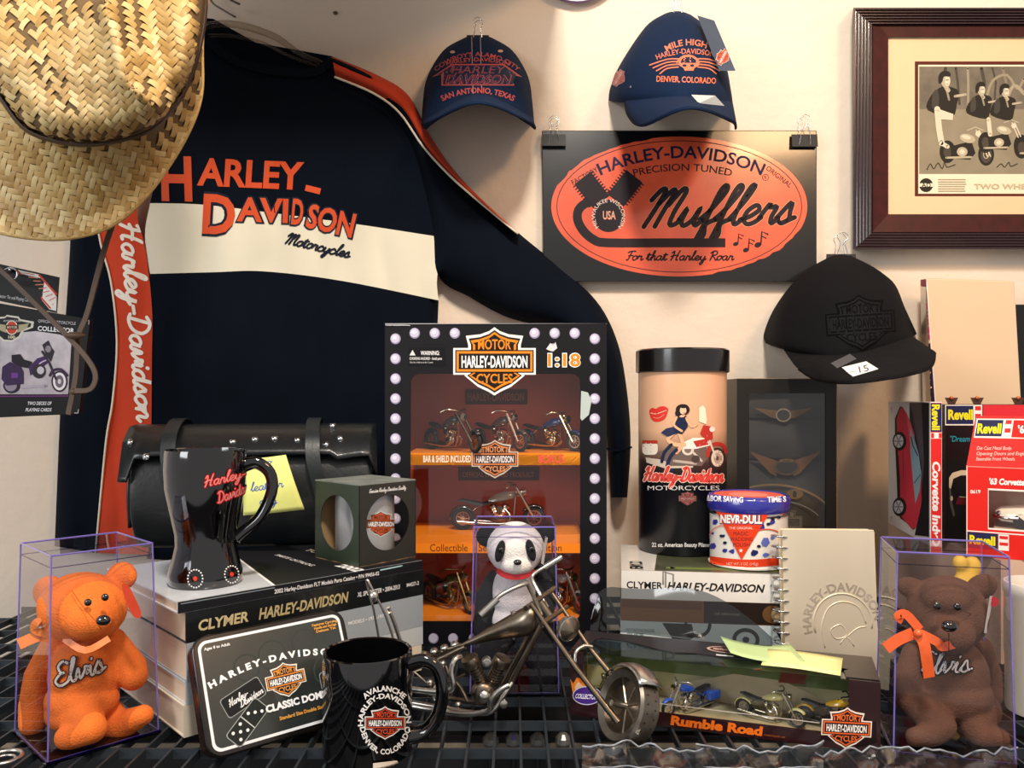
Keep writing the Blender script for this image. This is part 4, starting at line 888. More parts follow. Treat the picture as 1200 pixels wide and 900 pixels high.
A.emit('handwriting', nt, onto(nb), 3, base=.0005)
# ================================================================ domino tin leaning on the manuals
tl, tr_, br_, bl = P(216,752,.752), P(417,711,.835), P(410,842,.805), P(246,893,.722)
def frame4(o, x, z_):
    ex = (x-o).normalized(); ez = (z_-o); ez = (ez-ex*ez.dot(ex)).normalized(); ey = ez.cross(ex)
    return Matrix((( ex.x, ey.x, ez.x, o.x), (ex.y, ey.y, ez.y, o.y), (ex.z, ey.z, ez.z, o.z), (0,0,0,1)))
bl.z += .002; MT = frame4(bl, br_, tl); Wt = ((br_-bl).length+(tr_-tl).length)/2; Ht = ((tl-bl).length+(tr_-br_).length)/2
dt = thing('domino_tin', 'rounded black tin for classic dominoes leaning against the manuals', 'tin', M=MT)
def rrect(w, h, r, n=6, x=0, y=0):
    p = []
    for cx, cy, a in ((w-r, r, -90), (w-r, h-r, 0), (r, h-r, 90), (r, r, 180)):
        for k in range(n+1): t = math.radians(a+90*k/n); p.append((x+cx+r*math.cos(t), y+cy+r*math.sin(t)))
    return p
tinb = mat('tin_black', '#17120f', .25, .3, noise=.3, ns=60, coat=.5)
b = MB(MT); b.prism(rrect(Wt, Ht, .014), .004, .026, lambda u, v, h: V((u, h, v))); b.obj('base', mat('tin_brown', '#3a1e12', .3, .4, noise=.5, ns=120), dt, smooth=40, bevel=.001)
b = MB(MT); b.prism(rrect(Wt+.003, Ht+.003, .015, x=-.0015, y=-.0015), 0, .009, lambda u, v, h: V((u, h, v))); b.obj('lid', tinb, dt, smooth=40, bevel=.0018); ff = MB(MT); ff.box((-.002,0,-.002),(Wt+.002,.009,Ht+.002))
A = Art(); w_, h_ = 200., 200.*Ht/Wt
A.T = lambda x, y: (x/w_*Wt, y/w_*Wt)
def rr2(m, r, col):
    p = rrect(w_-2*m, h_-2*m, r, x=m, y=m); A.poly(p, col)
mat('tin_face', '#262c2a', .25, noise=.35, ns=35, coat=.6)
rr2(5, 11, '#e7eaee'); rr2(8.5, 9, 'tin_face')
for x, y, r in ((95,40,18),(140,33,17),(60,48,16),(165,75,20)): A.ring(x, y, r, r, 2, '#343b38', 24)
A.arc('H A R L E Y - D A V I D S O N', 102, 330, 278, 282, 172, 8, '#f4f4f4', .05, -1)
A.T0 = A.T
def rotd(cx, cy, an):
    ca, sa = math.cos(math.radians(an)), math.sin(math.radians(an)); return lambda x, y: A.T0(cx+x*ca+y*sa, cy-x*sa+y*ca)
A.T = rotd(50, 82, 20)
A.poly(rrect(54, 26, 4, x=-27, y=-13), '#8d9390'); A.poly(rrect(52, 24, 4, x=-26, y=-12), '#16181a'); A.script('Harley-', -20, 1, 26, 4, '#f2f2f2', 1.1, 0, .4); A.script('Davidson', -9, 9, 32, 4, '#f2f2f2', 1.1, 0, .4)
A.T = rotd(50, 112, 40)
A.poly(rrect(56, 24, 4, x=-28, y=-12), '#9aa09c'); A.poly(rrect(54, 22, 4, x=-27, y=-11), '#1c2222'); A.line([(0,-11),(0,11)], 1.2, '#c8ccc8')
for x, y in ((-20,-6),(-20,6),(-7,-6),(-7,6),(-13.5,0),(8,-6),(20,6),(14,0)): A.ell(x, y, 2, 2, '#f0f0f0', 12)
A.T = A.T0
A.shield(106, 74, 50, '#e08a3a', '#1c1a18', '#e9e2d6', '#ffffff', '#e39a4a')
A.text('CLASSIC DOMINOES', 128, 103, 8.5, 108, '#f4f4f4', .05); A.text('Standard Size Double Six Set', 122, 118, 4.5, 66, '#e3a34a', .03)
A.text('Ages 8 to Adult', 28, 15, 3.6, 32, '#e8e8e8', .03)
for i, (s_) in enumerate(('Features Carrying', 'Handle and Storage', 'Deluxe Tin')): A.text(s_, 172, 14+i*4.5, 3.4, 36-4*i, '#e3a34a', .03)
A.poly(rrect(34, 24, 4, x=150, y=76), '#8d9390'); A.poly(rrect(32, 22, 4, x=151, y=77), '#15181a')
A.emit('lid_print', dt, lambda u, v, h: MT @ V((u, -h, Ht-v)))
# ================================================================ front mug
c = V((P(431, 0, .752).x, .752-DW, .0003)); 
fm = thing('coffee_mug', 'glossy black coffee mug with orange shield and white circular lettering in front', 'mug', c)
R = .0412; mb = MB(); mb.lathe([(0,0),(.038,0),(R,.003),(R,.088),(R-.0004,.0945),(R-.0018,.0955),(R-.0035,.0945),(R-.004,.09),(R-.004,.006),(0,.006)], 72, c); mb.obj('mug_body', blackgl, fm, smooth=50)
b = MB(); hx = V((1,-.12,0)).normalized(); hp = lambda r, z: c+hx*r+V((0,0,z))
b.tube([hp(R-.002,.083), hp(R+.012,.087), hp(R+.024,.080), hp(R+.029,.060), hp(R+.025,.038), hp(R+.013,.022), hp(R-.002,.018)], [.0065,.0055,.005,.005,.005,.0065], 12, sm=6, sq=1.5); b.obj('handle', blackgl, fm, smooth=180)
A = Art(); W_ = '#ececea'
A.shield(451, 847, 45, '#c8442c', '#1a1414', '#e6e2dc', '#f4f4f4', '#d8522f')
A.arc('HARLEY-DAVIDSON', 450.5, 848, 25, 30, 80, 6, W_, .03, -3); A.arc('AVALANCHE', 450, 848, 33, 38.5, 48, 6.4, W_, .03)
A.arc('DENVER, COLORADO', 451, 845, 29.5, 38.5, 82, 6.2, W_, .03, 0, True)
A.poly([(437,894),(464,891),(467,893),(463,903),(437,903)], '#e9dccb')
A.emit('mug_print', fm, onto(mb), 2.2, base=.0004)
# ================================================================ acrylic cases
def case(name, label, M, w, d, h, taper=.004):
    t = thing(name, label, 'display case', M=M)
    p = [(0,0,.003),(w,0,.003),(w,d,.003),(0,d,.003)]; q = [(taper,taper,h),(w-taper,taper,h),(w-taper,d-taper,h),(taper,d-taper,h)]
    for i in range(4):
        j = (i+1) % 4; b = MB(M); b.add([p[i], p[j], q[j], q[i]], [(0,1,2,3)]); b.obj('wall_pane', clearp, t, label=None) if 0 else b.obj('side_pane', clearp, t)
    b = MB(M); b.add(q, [(0,1,2,3)]); b.obj('top_pane', clear('clear_top', '#e6e6ee', 2.2, .03), t)
    b = MB(M); b.box((-.002,-.002,0),(w+.002,d+.002,.003)); b.obj('base', clear('case_base', '#4a4290', 1.5, .1), t)
    for i in range(4):
        j = (i+1) % 4
        b = MB(M); b.tube([p[i], q[i]], .0008, 6); b.obj('upright_edge', purple, t)
        b = MB(M); b.tube([q[i], q[j]], .0009, 6); b.obj('top_edge', purple, t)
        b = MB(M); b.tube([V(p[i])*.06+V(q[i])*.94, V(p[j])*.06+V(q[j])*.94], .0005, 6); b.obj('lid_line', clear('lid_line', '#b9b4d6', 2, .1), t)
        b = MB(M); b.tube([V(p[i])+V((0,0,-.0012)), V(p[j])+V((0,0,-.0012))], .0014, 6); b.obj('base_edge', mat('violet_edge', '#4b3a96', .2, noise=.1, coat=1), t)
    return t
F1 = P(56, 897, ds(897)); MC1 = Matrix.Translation((F1.x, F1.y, 0.0003)) @ Matrix.Rotation(math.radians(46), 4, 'Z')
case('acrylic_case', 'clear acrylic case around the orange toy bear', MC1, .098, .100, .186)
F2 = P(1042, 884, ds(884)); MC2 = Matrix.Translation((F2.x+.004, F2.y, .0003)) @ Matrix.Rotation(math.atan2(-.026, .097), 4, 'Z')
case('acrylic_case', 'clear acrylic case around the brown toy bear', MC2, .100, .09, .186)
MC3 = TM((P(551, 0, .896).x, .896-DW, .0003)); case('acrylic_case', 'clear acrylic case around the panda toy', MC3, .098, .088, .185)
# ================================================================ plush animals
def plush(nm, col, pale=None): return mat(nm, col, .95, noise=.22, ns=70, bump=.8, bs=600, sheen=.35, bd=.0015)
def soft(parts, name, m, parent, vox=.0016, sm=6):
    b = MB()
    for q in parts:
        if q[0] == 'e':       # ellipsoid px,py,d, rx,ry,rd in pixels, angle
            _, px, py, d, rx, ry, rd = q[:7]; k = d/F; R = Matrix.Rotation(math.radians(q[7] if len(q) > 7 else 0), 3, 'Y'); b.sph(P(px, py, d), (rx*k, rd*k, ry*k), 18, 12, R)
        else:                  # limb: list of (px,py,d,r)
            pts = q[1]; V_ = [(P(a, c_, d_), r*d_/F) for a, c_, d_, r in pts]
            for (p0, r0), (p1, r1) in zip(V_, V_[1:]):
                n = max(2, int((p1-p0).length/(min(r0, r1)*.3)))
                for i in range(n+1): t = i/n; b.sph(p0.lerp(p1, t), r0*(1-t)+r1*t, 12, 8)
    o = b.obj(name, m, parent, smooth=180)
    r = o.modifiers.new('r', 'REMESH'); r.mode = 'VOXEL'; r.voxel_size = vox; r.use_smooth_shade = True
    s_ = o.modifiers.new('s', 'SMOOTH'); s_.factor = .6; s_.iterations = sm; return b
eye_m = mat('bead_black', '#0a0809', .05, noise=0, coat=1)
def bead(px, py, d, r, parent, nm, m=eye_m, sy=1): b = MB(); k = d/F; b.sph(P(px, py, d), (r*k, r*k*.7, r*k*sy), 14, 9); b.obj(nm, m, parent, smooth=180); return b
def cent(M, x, y, z_): return M @ V((x, y, z_))
ob = thing('toy_bear', 'orange plush toy bear with script embroidery, sitting in an acrylic case', 'toy bear', M=MC1 @ Matrix.Translation((.045, .045, .004)))
pl = plush('plush_orange', '#f6782a')
D1 = .785
body1 = soft([('e',97,712,.768,50,41,42,8), ('e',104,724,.748,28,24,24), ('e',58,694,.785,20,20,9,20), ('e',143,675,.785,18,17,9,-20),
      ('e',98,792,.785,40,46,32), ('e',96,820,.782,42,28,34), ('l',[(66,752,.795,16),(46,792,.798,17),(40,826,.796,17),(39,846,.792,16)]),
      ('l',[(132,752,.80,16),(152,782,.80,19),(156,792,.795,17)]), ('l',[(72,836,.775,19),(100,842,.762,20),(108,854,.754,17),(84,863,.750,15),(78,864,.750,14)]),
      ('l',[(120,826,.80,17),(132,846,.792,19),(142,850,.79,17),(168,838,.785,12)])], 'body', pl, ob, .0019, 4)
for x, y in ((103,706),(123,700)): bead(x, y, .730, 4.4, ob, 'eye')
for (x, y, r) in ((121,727,8.5),): bead(x, y, .718, r, ob, 'nose', eye_m, .75)
b = MB(); b.tube([P(84,692,.7385), P(98,712,.729), P(112,728,.722), P(119,738,.723)], .0004, 5, sm=4); b.obj('muzzle_seam', mat('seam_dark', '#b5480e', .9), ob)
rib = mat('ribbon_sheer', '#f0884a', .35, noise=.1, coat=.3)
b = MB(); b.strap([P(22,755,.745), P(40,747,.748), P(56,742,.755)], .010, .0005, (0,-1,0)); b.strap([P(75,748,.745), P(100,762,.738), P(128,748,.748)], .006, .0005, (0,-1,.2)); b.strap([P(60,735,.75),P(45,728,.742),P(40,738,.745),P(58,744,.75)], .007, .0005, (0,-1,0)); b.obj('neck_ribbon', rib, ob, label='sheer orange ribbon')
b = MB(); b.prism(cr2([(143,686),(150,686),(158,700),(165,716),(164,724),(156,722),(148,706)], 4, True), 0, .0006, lambda u, v, h: P(u, v, .752-h)); b.obj('heart_tag', mat('tag_red', '#c8401f', .35), ob, label='red folded tag')
def onpx(b): return onto(b)
A = Art(); A.script('Elvis', 66, 805, 58, 12, '#cfc8b8', 2.6, 19, .3, '#3a241c', 1.5); A.emit('chest_embroidery', ob, onto(body1), 3, base=.0022)
# brown bear
bb_ = thing('toy_bear', 'dark brown plush toy bear with orange bow in an acrylic case', 'toy bear', M=MC2 @ Matrix.Translation((.05, .045, .004)))
pb = mat('plush_brown', '#694734', .95, noise=.45, ns=26, bump=.8, bs=600, sheen=.25, bd=.0015)
body2 = soft([('e',1110,718,.785,45,43,42), ('e',1111,742,.762,30,24,26), ('e',1110,700,.77,30,24,26), ('e',1070,690,.795,21,13,9,22), ('e',1150,688,.795,20,15,9,-25),
      ('e',1114,792,.79,44,46,30), ('e',1116,815,.79,46,32,34), ('l',[(1073,768,.795,16),(1063,795,.79,16),(1065,820,.784,16)]),
      ('l',[(1148,760,.815,15),(1158,790,.815,15),(1160,815,.81,14)]), ('l',[(1082,832,.775,20),(1102,850,.765,18),(1090,861,.760,14),(1072,864,.757,11)]), ('l',[(1150,832,.79,22),(1140,850,.775,20),(1150,862,.765,14),(1172,865,.765,11)])], 'body', pb, bb_, .0019, 4)
for x, y in ((1098,710),(1122,711)): bead(x, y, .738, 5, bb_, 'eye')
bead(1112.5, 734, .730, 9.5, bb_, 'nose', eye_m, .72)
b = MB(); b.tube([P(1112,742,.7365), P(1112,752,.738), P(1112,764,.742)], .0004, 5); b.tube([P(1084,719,.752), P(1098,714,.742), P(1112,716,.737), P(1126,715,.742), P(1138,720,.752)], .0003, 5, sm=3); b.obj('muzzle_seam', mat('seam_brown', '#3a241c', .9), bb_)
ro = mat('ribbon_orange', '#e8622c', .35, noise=.2, ns=100, coat=.3)
for pts, nm in (([(1038,760,.742),(1052,750,.742),(1070,742,.742)], 'ribbon_tail'), ([(1058,727,.742),(1052,722,.740),(1062,720,.742),(1078,738,.742)], 'ribbon_loop'), ([(1074,742,.742),(1082,752,.738),(1086,772,.738),(1089,794,.740)], 'ribbon_tail'), ([(1078,742,.742),(1098,752,.738),(1104,758,.740),(1120,754,.745)], 'ribbon_loop')):
    b = MB(); b.strap([P(*q) for q in pts], .0105 if nm == 'ribbon_tail' else .008, .0005, (0,-1,.1)); b.obj(nm, ro, bb_, smooth=50)
b = MB(); b.sph(P(1076,742,.738), .004); b.obj('ribbon_knot', ro, bb_, smooth=180)
A = Art(); A.script('Elvis', 1076, 790, 58, 12, '#e9e4dc', 2.2, 3, .3, '#17100e', 1.3); A.emit('chest_embroidery', bb_, onto(body2), 3, base=.0022)
b = MB(); b.hexa([P(1153,742,.755),P(1156,742,.762),P(1156,742,.763),P(1153,742,.756),P(1160,698,.755),P(1164,699,.762),P(1164,699,.763),P(1160,698,.756)]); b.obj('paper_tag', paper, bb_, label='white paper tag'); b = MB(); b.prism(cr2([(1161,702),(1165,699),(1170,704),(1167,711),(1162,709)], 3, True), 0, .0006, lambda u, v, h: P(u, v, .760-h)); b.obj('heart_tag', mat('heart_red', '#c8202c', .3), bb_)
# panda
pd = thing('toy_panda', 'black and white plush panda with red collar standing in an acrylic case', 'toy panda', M=MC3 @ Matrix.Translation((.049, .045, .004)))
wh = plush('plush_white', '#e9e5e0'); bk = plush('plush_black', '#101216')
hd = soft([('e',604,642,.925,34,31,30), ('e',606,660,.912,22,14,20), ('e',602,695,.935,26,36,22), ('e',600,728,.935,26,24,22)], 'body', wh, pd, .002, 4)
for x, y, a in ((570,628,20),(640,624,-20)): soft([('e',x,y,.935,12,13,8,a)], 'ear', bk, pd, .0018, 3)
for L in ([(580,680,.945,12),(571,700,.94,14),(568,722,.935,13),(566,738,.93,12)], [(628,678,.945,12),(638,665,.94,14),(643,690,.935,13),(636,720,.93,13)]): soft([('l', L)], 'arm', bk, pd, .0018, 3)
for L in ([(588,742,.93,18),(572,768,.925,18),(578,795,.92,17),(570,800,.915,16)], [(616,742,.93,18),(632,765,.925,20),(640,790,.92,18),(636,796,.918,17)]): soft([('l', L)], 'leg', bk, pd, .0018, 3)
for x, y, a in ((586,646,14),(622,645,-14)): b = MB(); R = Matrix.Rotation(math.radians(a), 3, 'Y'); b.sph(P(x, y, .8985), (.0052,.004,.0125), 14, 9, R); b.obj('eye_patch', bk, pd, smooth=180); bead(x+1, y-2, .8945, 3, pd, 'eye')
bead(606.5, 659, .890, 5, pd, 'nose', eye_m, .7)
b = MB(); b.strap([P(583,668,.915), P(592,674,.903), P(606,676,.900), P(619,673,.903), P(626,668,.915)], .0065, .0012, (0,-1,.15)); b.obj('collar', mat('felt_red', '#c01820', .8), pd, smooth=60)
b = MB(); b.hexa([P(634,660,.91),P(637,662,.915),P(637,662,.916),P(634,660,.911),P(639,628,.91),P(642,630,.915),P(642,630,.916),P(639,628,.911)]); b.obj('paper_tag', paper, pd)
# ================================================================ welded metal motorcycle sculpture
mo = thing('metal_motorcycle', 'welded bronze metal chopper sculpture with long fork standing in front of the panda', 'sculpture', V((0, .84-DW, 0)))
def T(pts, r, nm, m=steel, n=10, sm=0, **k): b = MB(); b.tube([P(*p) for p in pts], r, n, sm=sm); return b.obj(nm, m, mo, smooth=60, **k)
T([(622,707,.795),(675,783,.783),(724,846,.762)], [.0022,.0022,.0034,.0034], 'fork_leg'); T([(646,694,.835),(690,758,.815),(724,800,.80),(745,830,.79)], [.0022,.0022,.0034,.0034], 'fork_leg')
T([(616,713,.79),(650,689,.84)], .0026, 'triple_clamp'); T([(634,732,.79),(664,711,.838)], .0026, 'triple_clamp'); T([(630,702,.82),(648,728,.815)], .0045, 'steering_head')
T([(565,719,.765),(586,698,.77),(613,685,.78),(620,688,.787),(634,720,.80)], .0021, 'handlebar', steel2, sm=4); T([(656,655,.86),(634,667,.855),(624,675,.852),(626,684,.845),(642,712,.83)], .0021, 'handlebar', steel2, sm=4)
T([(563,721,.764),(583,702,.769)], .0034, 'handle_grip', steel2); T([(658,653,.861),(638,665,.856)], .0034, 'handle_grip', steel2)
hl = P(665,736,.80); ax = V((.55,-.8,-.15)).normalized(); b = MB(); b.lathe([(0,-.010),(.006,-.009),(.0105,-.004),(.0125,.001),(.0128,.003),(.0115,.0035)], 24, hl, ax); b.obj('headlight_shell', steel2, mo, smooth=50); b = MB(); b.lathe([(.0115,.003),(.0085,.0055),(.0035,.0085),(0,.010)], 24, hl, ax); b.obj('headlight_lens', steel, mo, smooth=180)
# tank
rows = []
for x, y, d, a, c_ in ((536,758,.850,.0012,.0015),(552,752,.848,.004,.0035),(575,742,.843,.008,.008),(600,733,.836,.013,.013),(616,728,.830,.015,.0165),(624,726,.826,.012,.016),(630,726,.822,.005,.009)):
    p = P(x, y, d); ro_ = []
    for k in range(14):
        t = 2*math.pi*k/14; ro_.append(p+V((.35*a*math.cos(t), a*math.cos(t)*.9, c_*math.sin(t)-(c_*.35 if math.sin(t) < 0 else 0)*0)))
    rows.append(ro_)
b = MB(); b.loft(rows, cu=True, capa=True, capb=True); b.obj('fuel_tank', steel, mo, smooth=180, sub=1)
b = MB(); b.lathe([(.0,.0),(.0028,0),(.0028,.004),(0,.0045)], 12, P(602,721,.834), (-.2,0,1)); b.obj('tank_cap', steel2, mo, smooth=50)
T([(483,777,.872),(510,767,.862),(540,756,.85)], .0024, 'seat_rail'); T([(484,784,.858),(510,775,.850),(545,758,.842)], .0024, 'seat_rail')
for i in range(4): b = MB(); b.sph(P(497+i*12, 767-i*4, .857), (.0045,.006,.0035)); b.obj('seat_stud', steel2, mo, smooth=180)
T([(634,733,.818),(615,770,.825),(599,800,.832)], .0032, 'down_tube'); T([(628,728,.826),(608,768,.842),(590,802,.852)], .0028, 'down_tube')
T([(462,820,.86),(515,829,.838),(560,836,.822),(578,832,.820),(590,815,.824),(600,800,.83)], .0028, 'lower_rail', steel2, sm=4); T([(470,806,.90),(520,817,.872),(570,823,.855),(592,805,.85)], .0026, 'lower_rail', steel, sm=4)
T([(540,770,.832),(534,772,.826),(529,786,.822),(531,803,.82),(524,810,.822),(505,810,.832),(468,806,.855)], .0030, 'exhaust_pipe', steel2, sm=5)
T([(596,803,.815),(584,810,.812),(575,822,.812),(572,832,.815),(540,837,.822),(480,827,.845)], .0030, 'exhaust_pipe', steel2, sm=5)
T([(518,772,.85),(526,790,.845),(540,806,.84),(548,822,.835)], .002, 'frame_brace'); T([(484,786,.858),(500,800,.85),(520,802,.845),(545,790,.84)], .0012, 'frame_brace')
for x0, y0, x1, y1, s_ in ((566,802,549,770,1), (576,800,590,770,1)):
    a, c_ = P(x0, y0, .83), P(x1, y1, .825); ax = (c_-a); L = ax.length; ax.normalize()
    prof = [(0,0),(.0062,0)]
    for k in range(6): q = .001+k*.0030; prof += [(.0068,q),(.0068,q+.0016),(.0055,q+.0018),(.0055,q+.0028)]
    prof += [(.0085,.020),(.0092,.022),(.0092,.027),(.0085,.029),(0,.0295)]
    b = MB(); b.lathe([(r, z_*L/.0295) for r, z_ in prof], 20, a, ax); b.obj('cylinder', steel, mo, smooth=35)
b = MB(); b.lathe([(0,0),(.0048,0),(.0052,.004),(.0044,.009),(.0028,.0095),(.0026,.004),(0,.004)], 16, P(570,774,.818), (.1,-1,.05)); b.obj('carburettor', steel2, mo, smooth=40)
b = MB(); b.lathe([(0,-.006),(.011,-.006),(.012,-.004),(.012,.004),(.010,.007),(.005,.0085),(0,.0085)], 24, P(566,812,.826), (.1,-1,.05)); b.obj('crankcase', steel, mo, smooth=40)
b = MB(); b.lathe([(0,0),(.0055,0),(.006,.003),(.004,.005),(0,.0055)], 18, P(567,816,.812), (.1,-1,.05)); b.obj('engine_cover', steel2, mo, smooth=50)
b = MB(); b.lathe([(0,0),(.004,0),(.004,.004),(.0015,.005),(0,.005)], 14, P(590,824,.812), (.1,-1,.05)); b.obj('foot_peg', steel2, mo, smooth=40)
b = MB(); b.lathe([(0,-.007),(.0085,-.007),(.0085,.006),(0,.007)], 20, P(516,812,.85), (.1,-1,.05)); b.obj('gearbox', steel2, mo, smooth=40)
for x, y in ((519,778),(504,800),(516,797),(537,826)): b = MB(); b.sph(P(x, y, .84), .0036); b.obj('weld_bead', steel2, mo, smooth=180)
# front wheel turned towards the viewer
wc = P(736,828,.772); wn = V((-.84,-.42,.34)).normalized(); e1 = wn.cross(V((0,0,1))).normalized(); e2 = e1.cross(wn)
Rw = .0345
def circ(r, off, n=40): return [wc+wn*off+(e1*math.cos(2*math.pi*k/n)+e2*math.sin(2*math.pi*k/n))*r for k in range(n)]
b = MB(); b.loft([circ(Rw*.74,-.009), circ(Rw*.93,-.0115), circ(Rw,-.009), circ(Rw,.009), circ(Rw*.93,.0115), circ(Rw*.74,.009)], cu=True, cv=True); tyre = b.obj('front_tyre', mat('tyre_metal', '#7d766c', .35, .9, noise=.4, ns=160), mo, smooth=35)
b = MB()
for k in range(26):
    t = 2*math.pi*k/26
    for o_ in (-.0045, .0045):
        t2 = t+(.12 if o_ > 0 else 0); p = wc+wn*o_+(e1*math.cos(t2)+e2*math.sin(t2))*(Rw+.0001); nn = (e1*math.cos(t2)+e2*math.sin(t2)); b.lathe([(0,0),(.0008,0),(.0008,.0003),(0,.0003)], 8, p, nn)
b.obj('tread_hole', mat('hole_dark', '#17140f', .8), mo, kind='stuff')
b = MB(); b.loft([circ(.0015,-.002,20), circ(Rw*.75,-.002,20), circ(Rw*.75,.002,20), circ(.0015,.002,20)], cu=True, cv=True); b.obj('wheel_disc', steel, mo, smooth=35)
for k in range(7):
    t = 2*math.pi*k/7; q = wc-0*wn; b = MB(); b.tube([wc+wn*.002, wc+wn*.002+(e1*math.cos(t)+e2*math.sin(t))*Rw*.74], .0012, 6); b.obj('spoke', steel, mo)
b = MB(); b.tube([wc-wn*.020, wc+wn*.020], .003, 12); b.obj('axle', steel2, mo, smooth=50)
fr_ = []
for k in range(11):
    t = math.radians(38+k*9.5); dr = e1*math.cos(t)*1+e2*math.sin(t); fr_.append([wc+dr*(Rw+.001)-wn*.014, wc+dr*(Rw+.0045)-wn*.0095, wc+dr*(Rw+.006), wc+dr*(Rw+.0045)+wn*.0095, wc+dr*(Rw+.001)+wn*.014])
b = MB(); b.loft(fr_); b.obj('front_fender', steel2, mo, smooth=180, solid=.0012)
T([(674,776,.80),(675,764,.803),(684,757,.808),(694,758,.81)], .0018, 'fender_loop', steel2, sm=5)
# rear part behind the mug
rc = P(450,784,.90)
b = MB(); e3 = V((1,-.25,0)).normalized(); b.tube([rc+e3*.021*math.cos(a*math.pi/16)+V((0,0,.021*math.sin(a*math.pi/16))) for a in range(32)], .006, 8, closed=True); b.obj('rear_tyre', steel, mo, smooth=180)
b = MB(); b.tube([rc+V((-.003,-.012,0)), rc+V((.003,.012,0))], .006, 12); b.obj('axle', steel2, mo, smooth=50)
for k in range(5): t = 2*math.pi*k/5; b = MB(); b.tube([rc, rc+e3*.018*math.cos(t)+V((0,0,.018*math.sin(t)))], .0012, 6); b.obj('spoke', steel2, mo)
T([(484,778,.870),(470,768,.880),(455,755,.895),(440,762,.905)], .003, 'rear_fender', steel, sm=4)
T([(472,760,.85),(462,730,.845),(455,712,.842),(457,718,.842)], .0020, 'sissy_bar', steel2); T([(466,765,.85),(452,722,.845),(436,690,.84),(431,680,.84),(430,684,.842),(438,715,.847),(445,755,.852)], .0013, 'sissy_bar', steel2, sm=3)
b = MB(); b.sph(P(438,699,.838), (.005,.004,.006)); b.obj('sissy_badge', steel2, mo, smooth=180)
# ================================================================ long diorama box with four small motorcycles
Lc, Rc = P(668,838,ds(838)), P(1037,884,ds(884)); Rc.x -= .004; wv = Rc-Lc; WR = math.hypot(wv.x, wv.y)
MR = Matrix.Translation((Lc.x, Lc.y, .0003)) @ Matrix.Rotation(math.atan2(wv.y, wv.x), 4, 'Z'); HR, DR = .066, .075
rb = thing('diorama_box', 'long maroon window box of four small motorcycles in the right foreground', 'box', M=MR)
maroon = mat('maroon_card', '#2a1013', .3, noise=.25, ns=60, coat=.4)
fx0, fx1, fz0, fz1 = .014, WR-.027, .014, HR-.0005
b = MB(MR); b.box((0,0,0),(WR,.0012,fz0)); b.box((0,0,fz0),(fx0,.0012,HR)); b.box((fx1,0,fz0),(WR,.0012,HR)); b.obj('front_panel', maroon, rb)
b = MB(MR); b.box((0,.0012,0),(.0012,DR,HR)); b.obj('end_panel', maroon, rb)
b = MB(MR); b.box((WR-.0012,.0012,0),(WR,DR,HR)); b.obj('end_panel', maroon, rb)
b = MB(MR); b.box((.0012,.0012,0),(WR-.0012,DR-.001,.004)); b.obj('road_base', mat('road_base', '#b8a67e', .6, noise=.3, ns=30), rb, label='sandy printed road floor')
b = MB(MR); b.box((.0012,DR-.002,.004),(WR-.0012,DR,HR)); b.obj('back_card', mat('backdrop', '#b0a878', .6, noise=.7, ns=22), rb)
b = MB(MR); b.box((fx0-.003,.0014,fz0-.002),(fx1+.003,.0018,HR-.001)); b.obj('front_film', filmp, rb)
b = MB(MR); b.box((fx0,.0014,HR-.0006),(fx1,DR*.62,HR-.0002)); b.obj('top_film', clear('top_film', '#dfe9ee', 2.0, .05), rb)
# top card with wavy cut
tp = [(0,DR),(0,.004),(.008,.004),(.014,.012),(.016,.045),(.022,.053),(.05,.050),(.085,.034),(.105,.028),(.125,.033),(.15,.030),(.20,.028),(.27,.028),(WR-.035,.03),(WR-.030,.022),(WR-.029,.004),(WR,.004),(WR,DR)]
b = MB(MR); b.prism(tp, HR-.0002, HR+.0008, lambda u, v, h: V((u, v, h))); b.obj('top_card', mat('top_card', '#241f22', .35, noise=.3, ns=30), rb)
tpl = lambda z0: (lambda u, v, hh: MR @ V((u, v, z0+hh)))
A = Art(); A.ell(.155, .052, .024, .013, '#3c3134'); A.ell(.155, .052, .021, .011, '#b9a5a0'); A.ell(.155, .052, .018, .009, '#5c2a26'); A.text('MOTORCYCLES', .155, .052, -.006, .028, '#e0c8b8', .03); A.rect(.145, .030, .162, .034, '#dfe2e4')
A.emit('badge', rb, tpl(HR+.0008)); 
# tall smoked plastic hang flap behind
b = MB(MR); rows = []
for i in range(25):
    u = .004+i/24*(WR-.10); zt = HR+.052-.004*math.sin(i*.3)-(.032*(1-math.sqrt(1-max(0, (3-i)/3)**2)))-(.040*max(0, (i-12)/12)**2)
    rows.append([(u, DR+.001+.006*math.sin(i*.25), HR+.0005), (u, DR+.004+.006*math.sin(i*.25), (HR+zt)/2), (u, DR+.010+.006*math.sin(i*.25), zt)])
b.loft(rows); b.obj('hang_flap', clear('smoked_film', '#8f979c', 2.2, .06), rb, smooth=180, label='smoked clear plastic flap')
fp_ = MB(MR); fp_.box((0,0,0),(WR,.0012,HR)); fo = onto(fp_)
A = Art()
A.poly([(676,766),(688,763),(688,818),(676,812)], '#35161a') if 0 else None
A.line([(689,764),(689,814),(960,847)], 1.0, '#c9c0b4'); 
A.text('Rumble Road', 840, 850, 10.5, 108, '#e8701e', .05, 0, -7); A.text('motorcycle set', 908, 862, 3, 25, '#a85a2a', 0, 0, -7)
A.poly([(668,795),(672,801),(676,794),(681,801),(687,796),(690,806),(688,816),(672,816)], '#e8842e'); A.poly([(674,804),(678,799),(684,804),(685,814),(674,814)], '#f4c8a0'); A.ell(688, 815, 17, 11, '#dcd8ee'); A.ell(688, 815, 16, 10, '#4a2a86'); A.text('COLLECTORS', 688, 816, 5.5, 27, '#f2f0f8', .03, .2, -4)
A.poly([(962,841),(974,838),(991,828),(1008,841),(1027,846),(1027,870),(1014,874),(993,878),(975,868),(962,866)], '#1b0c10')
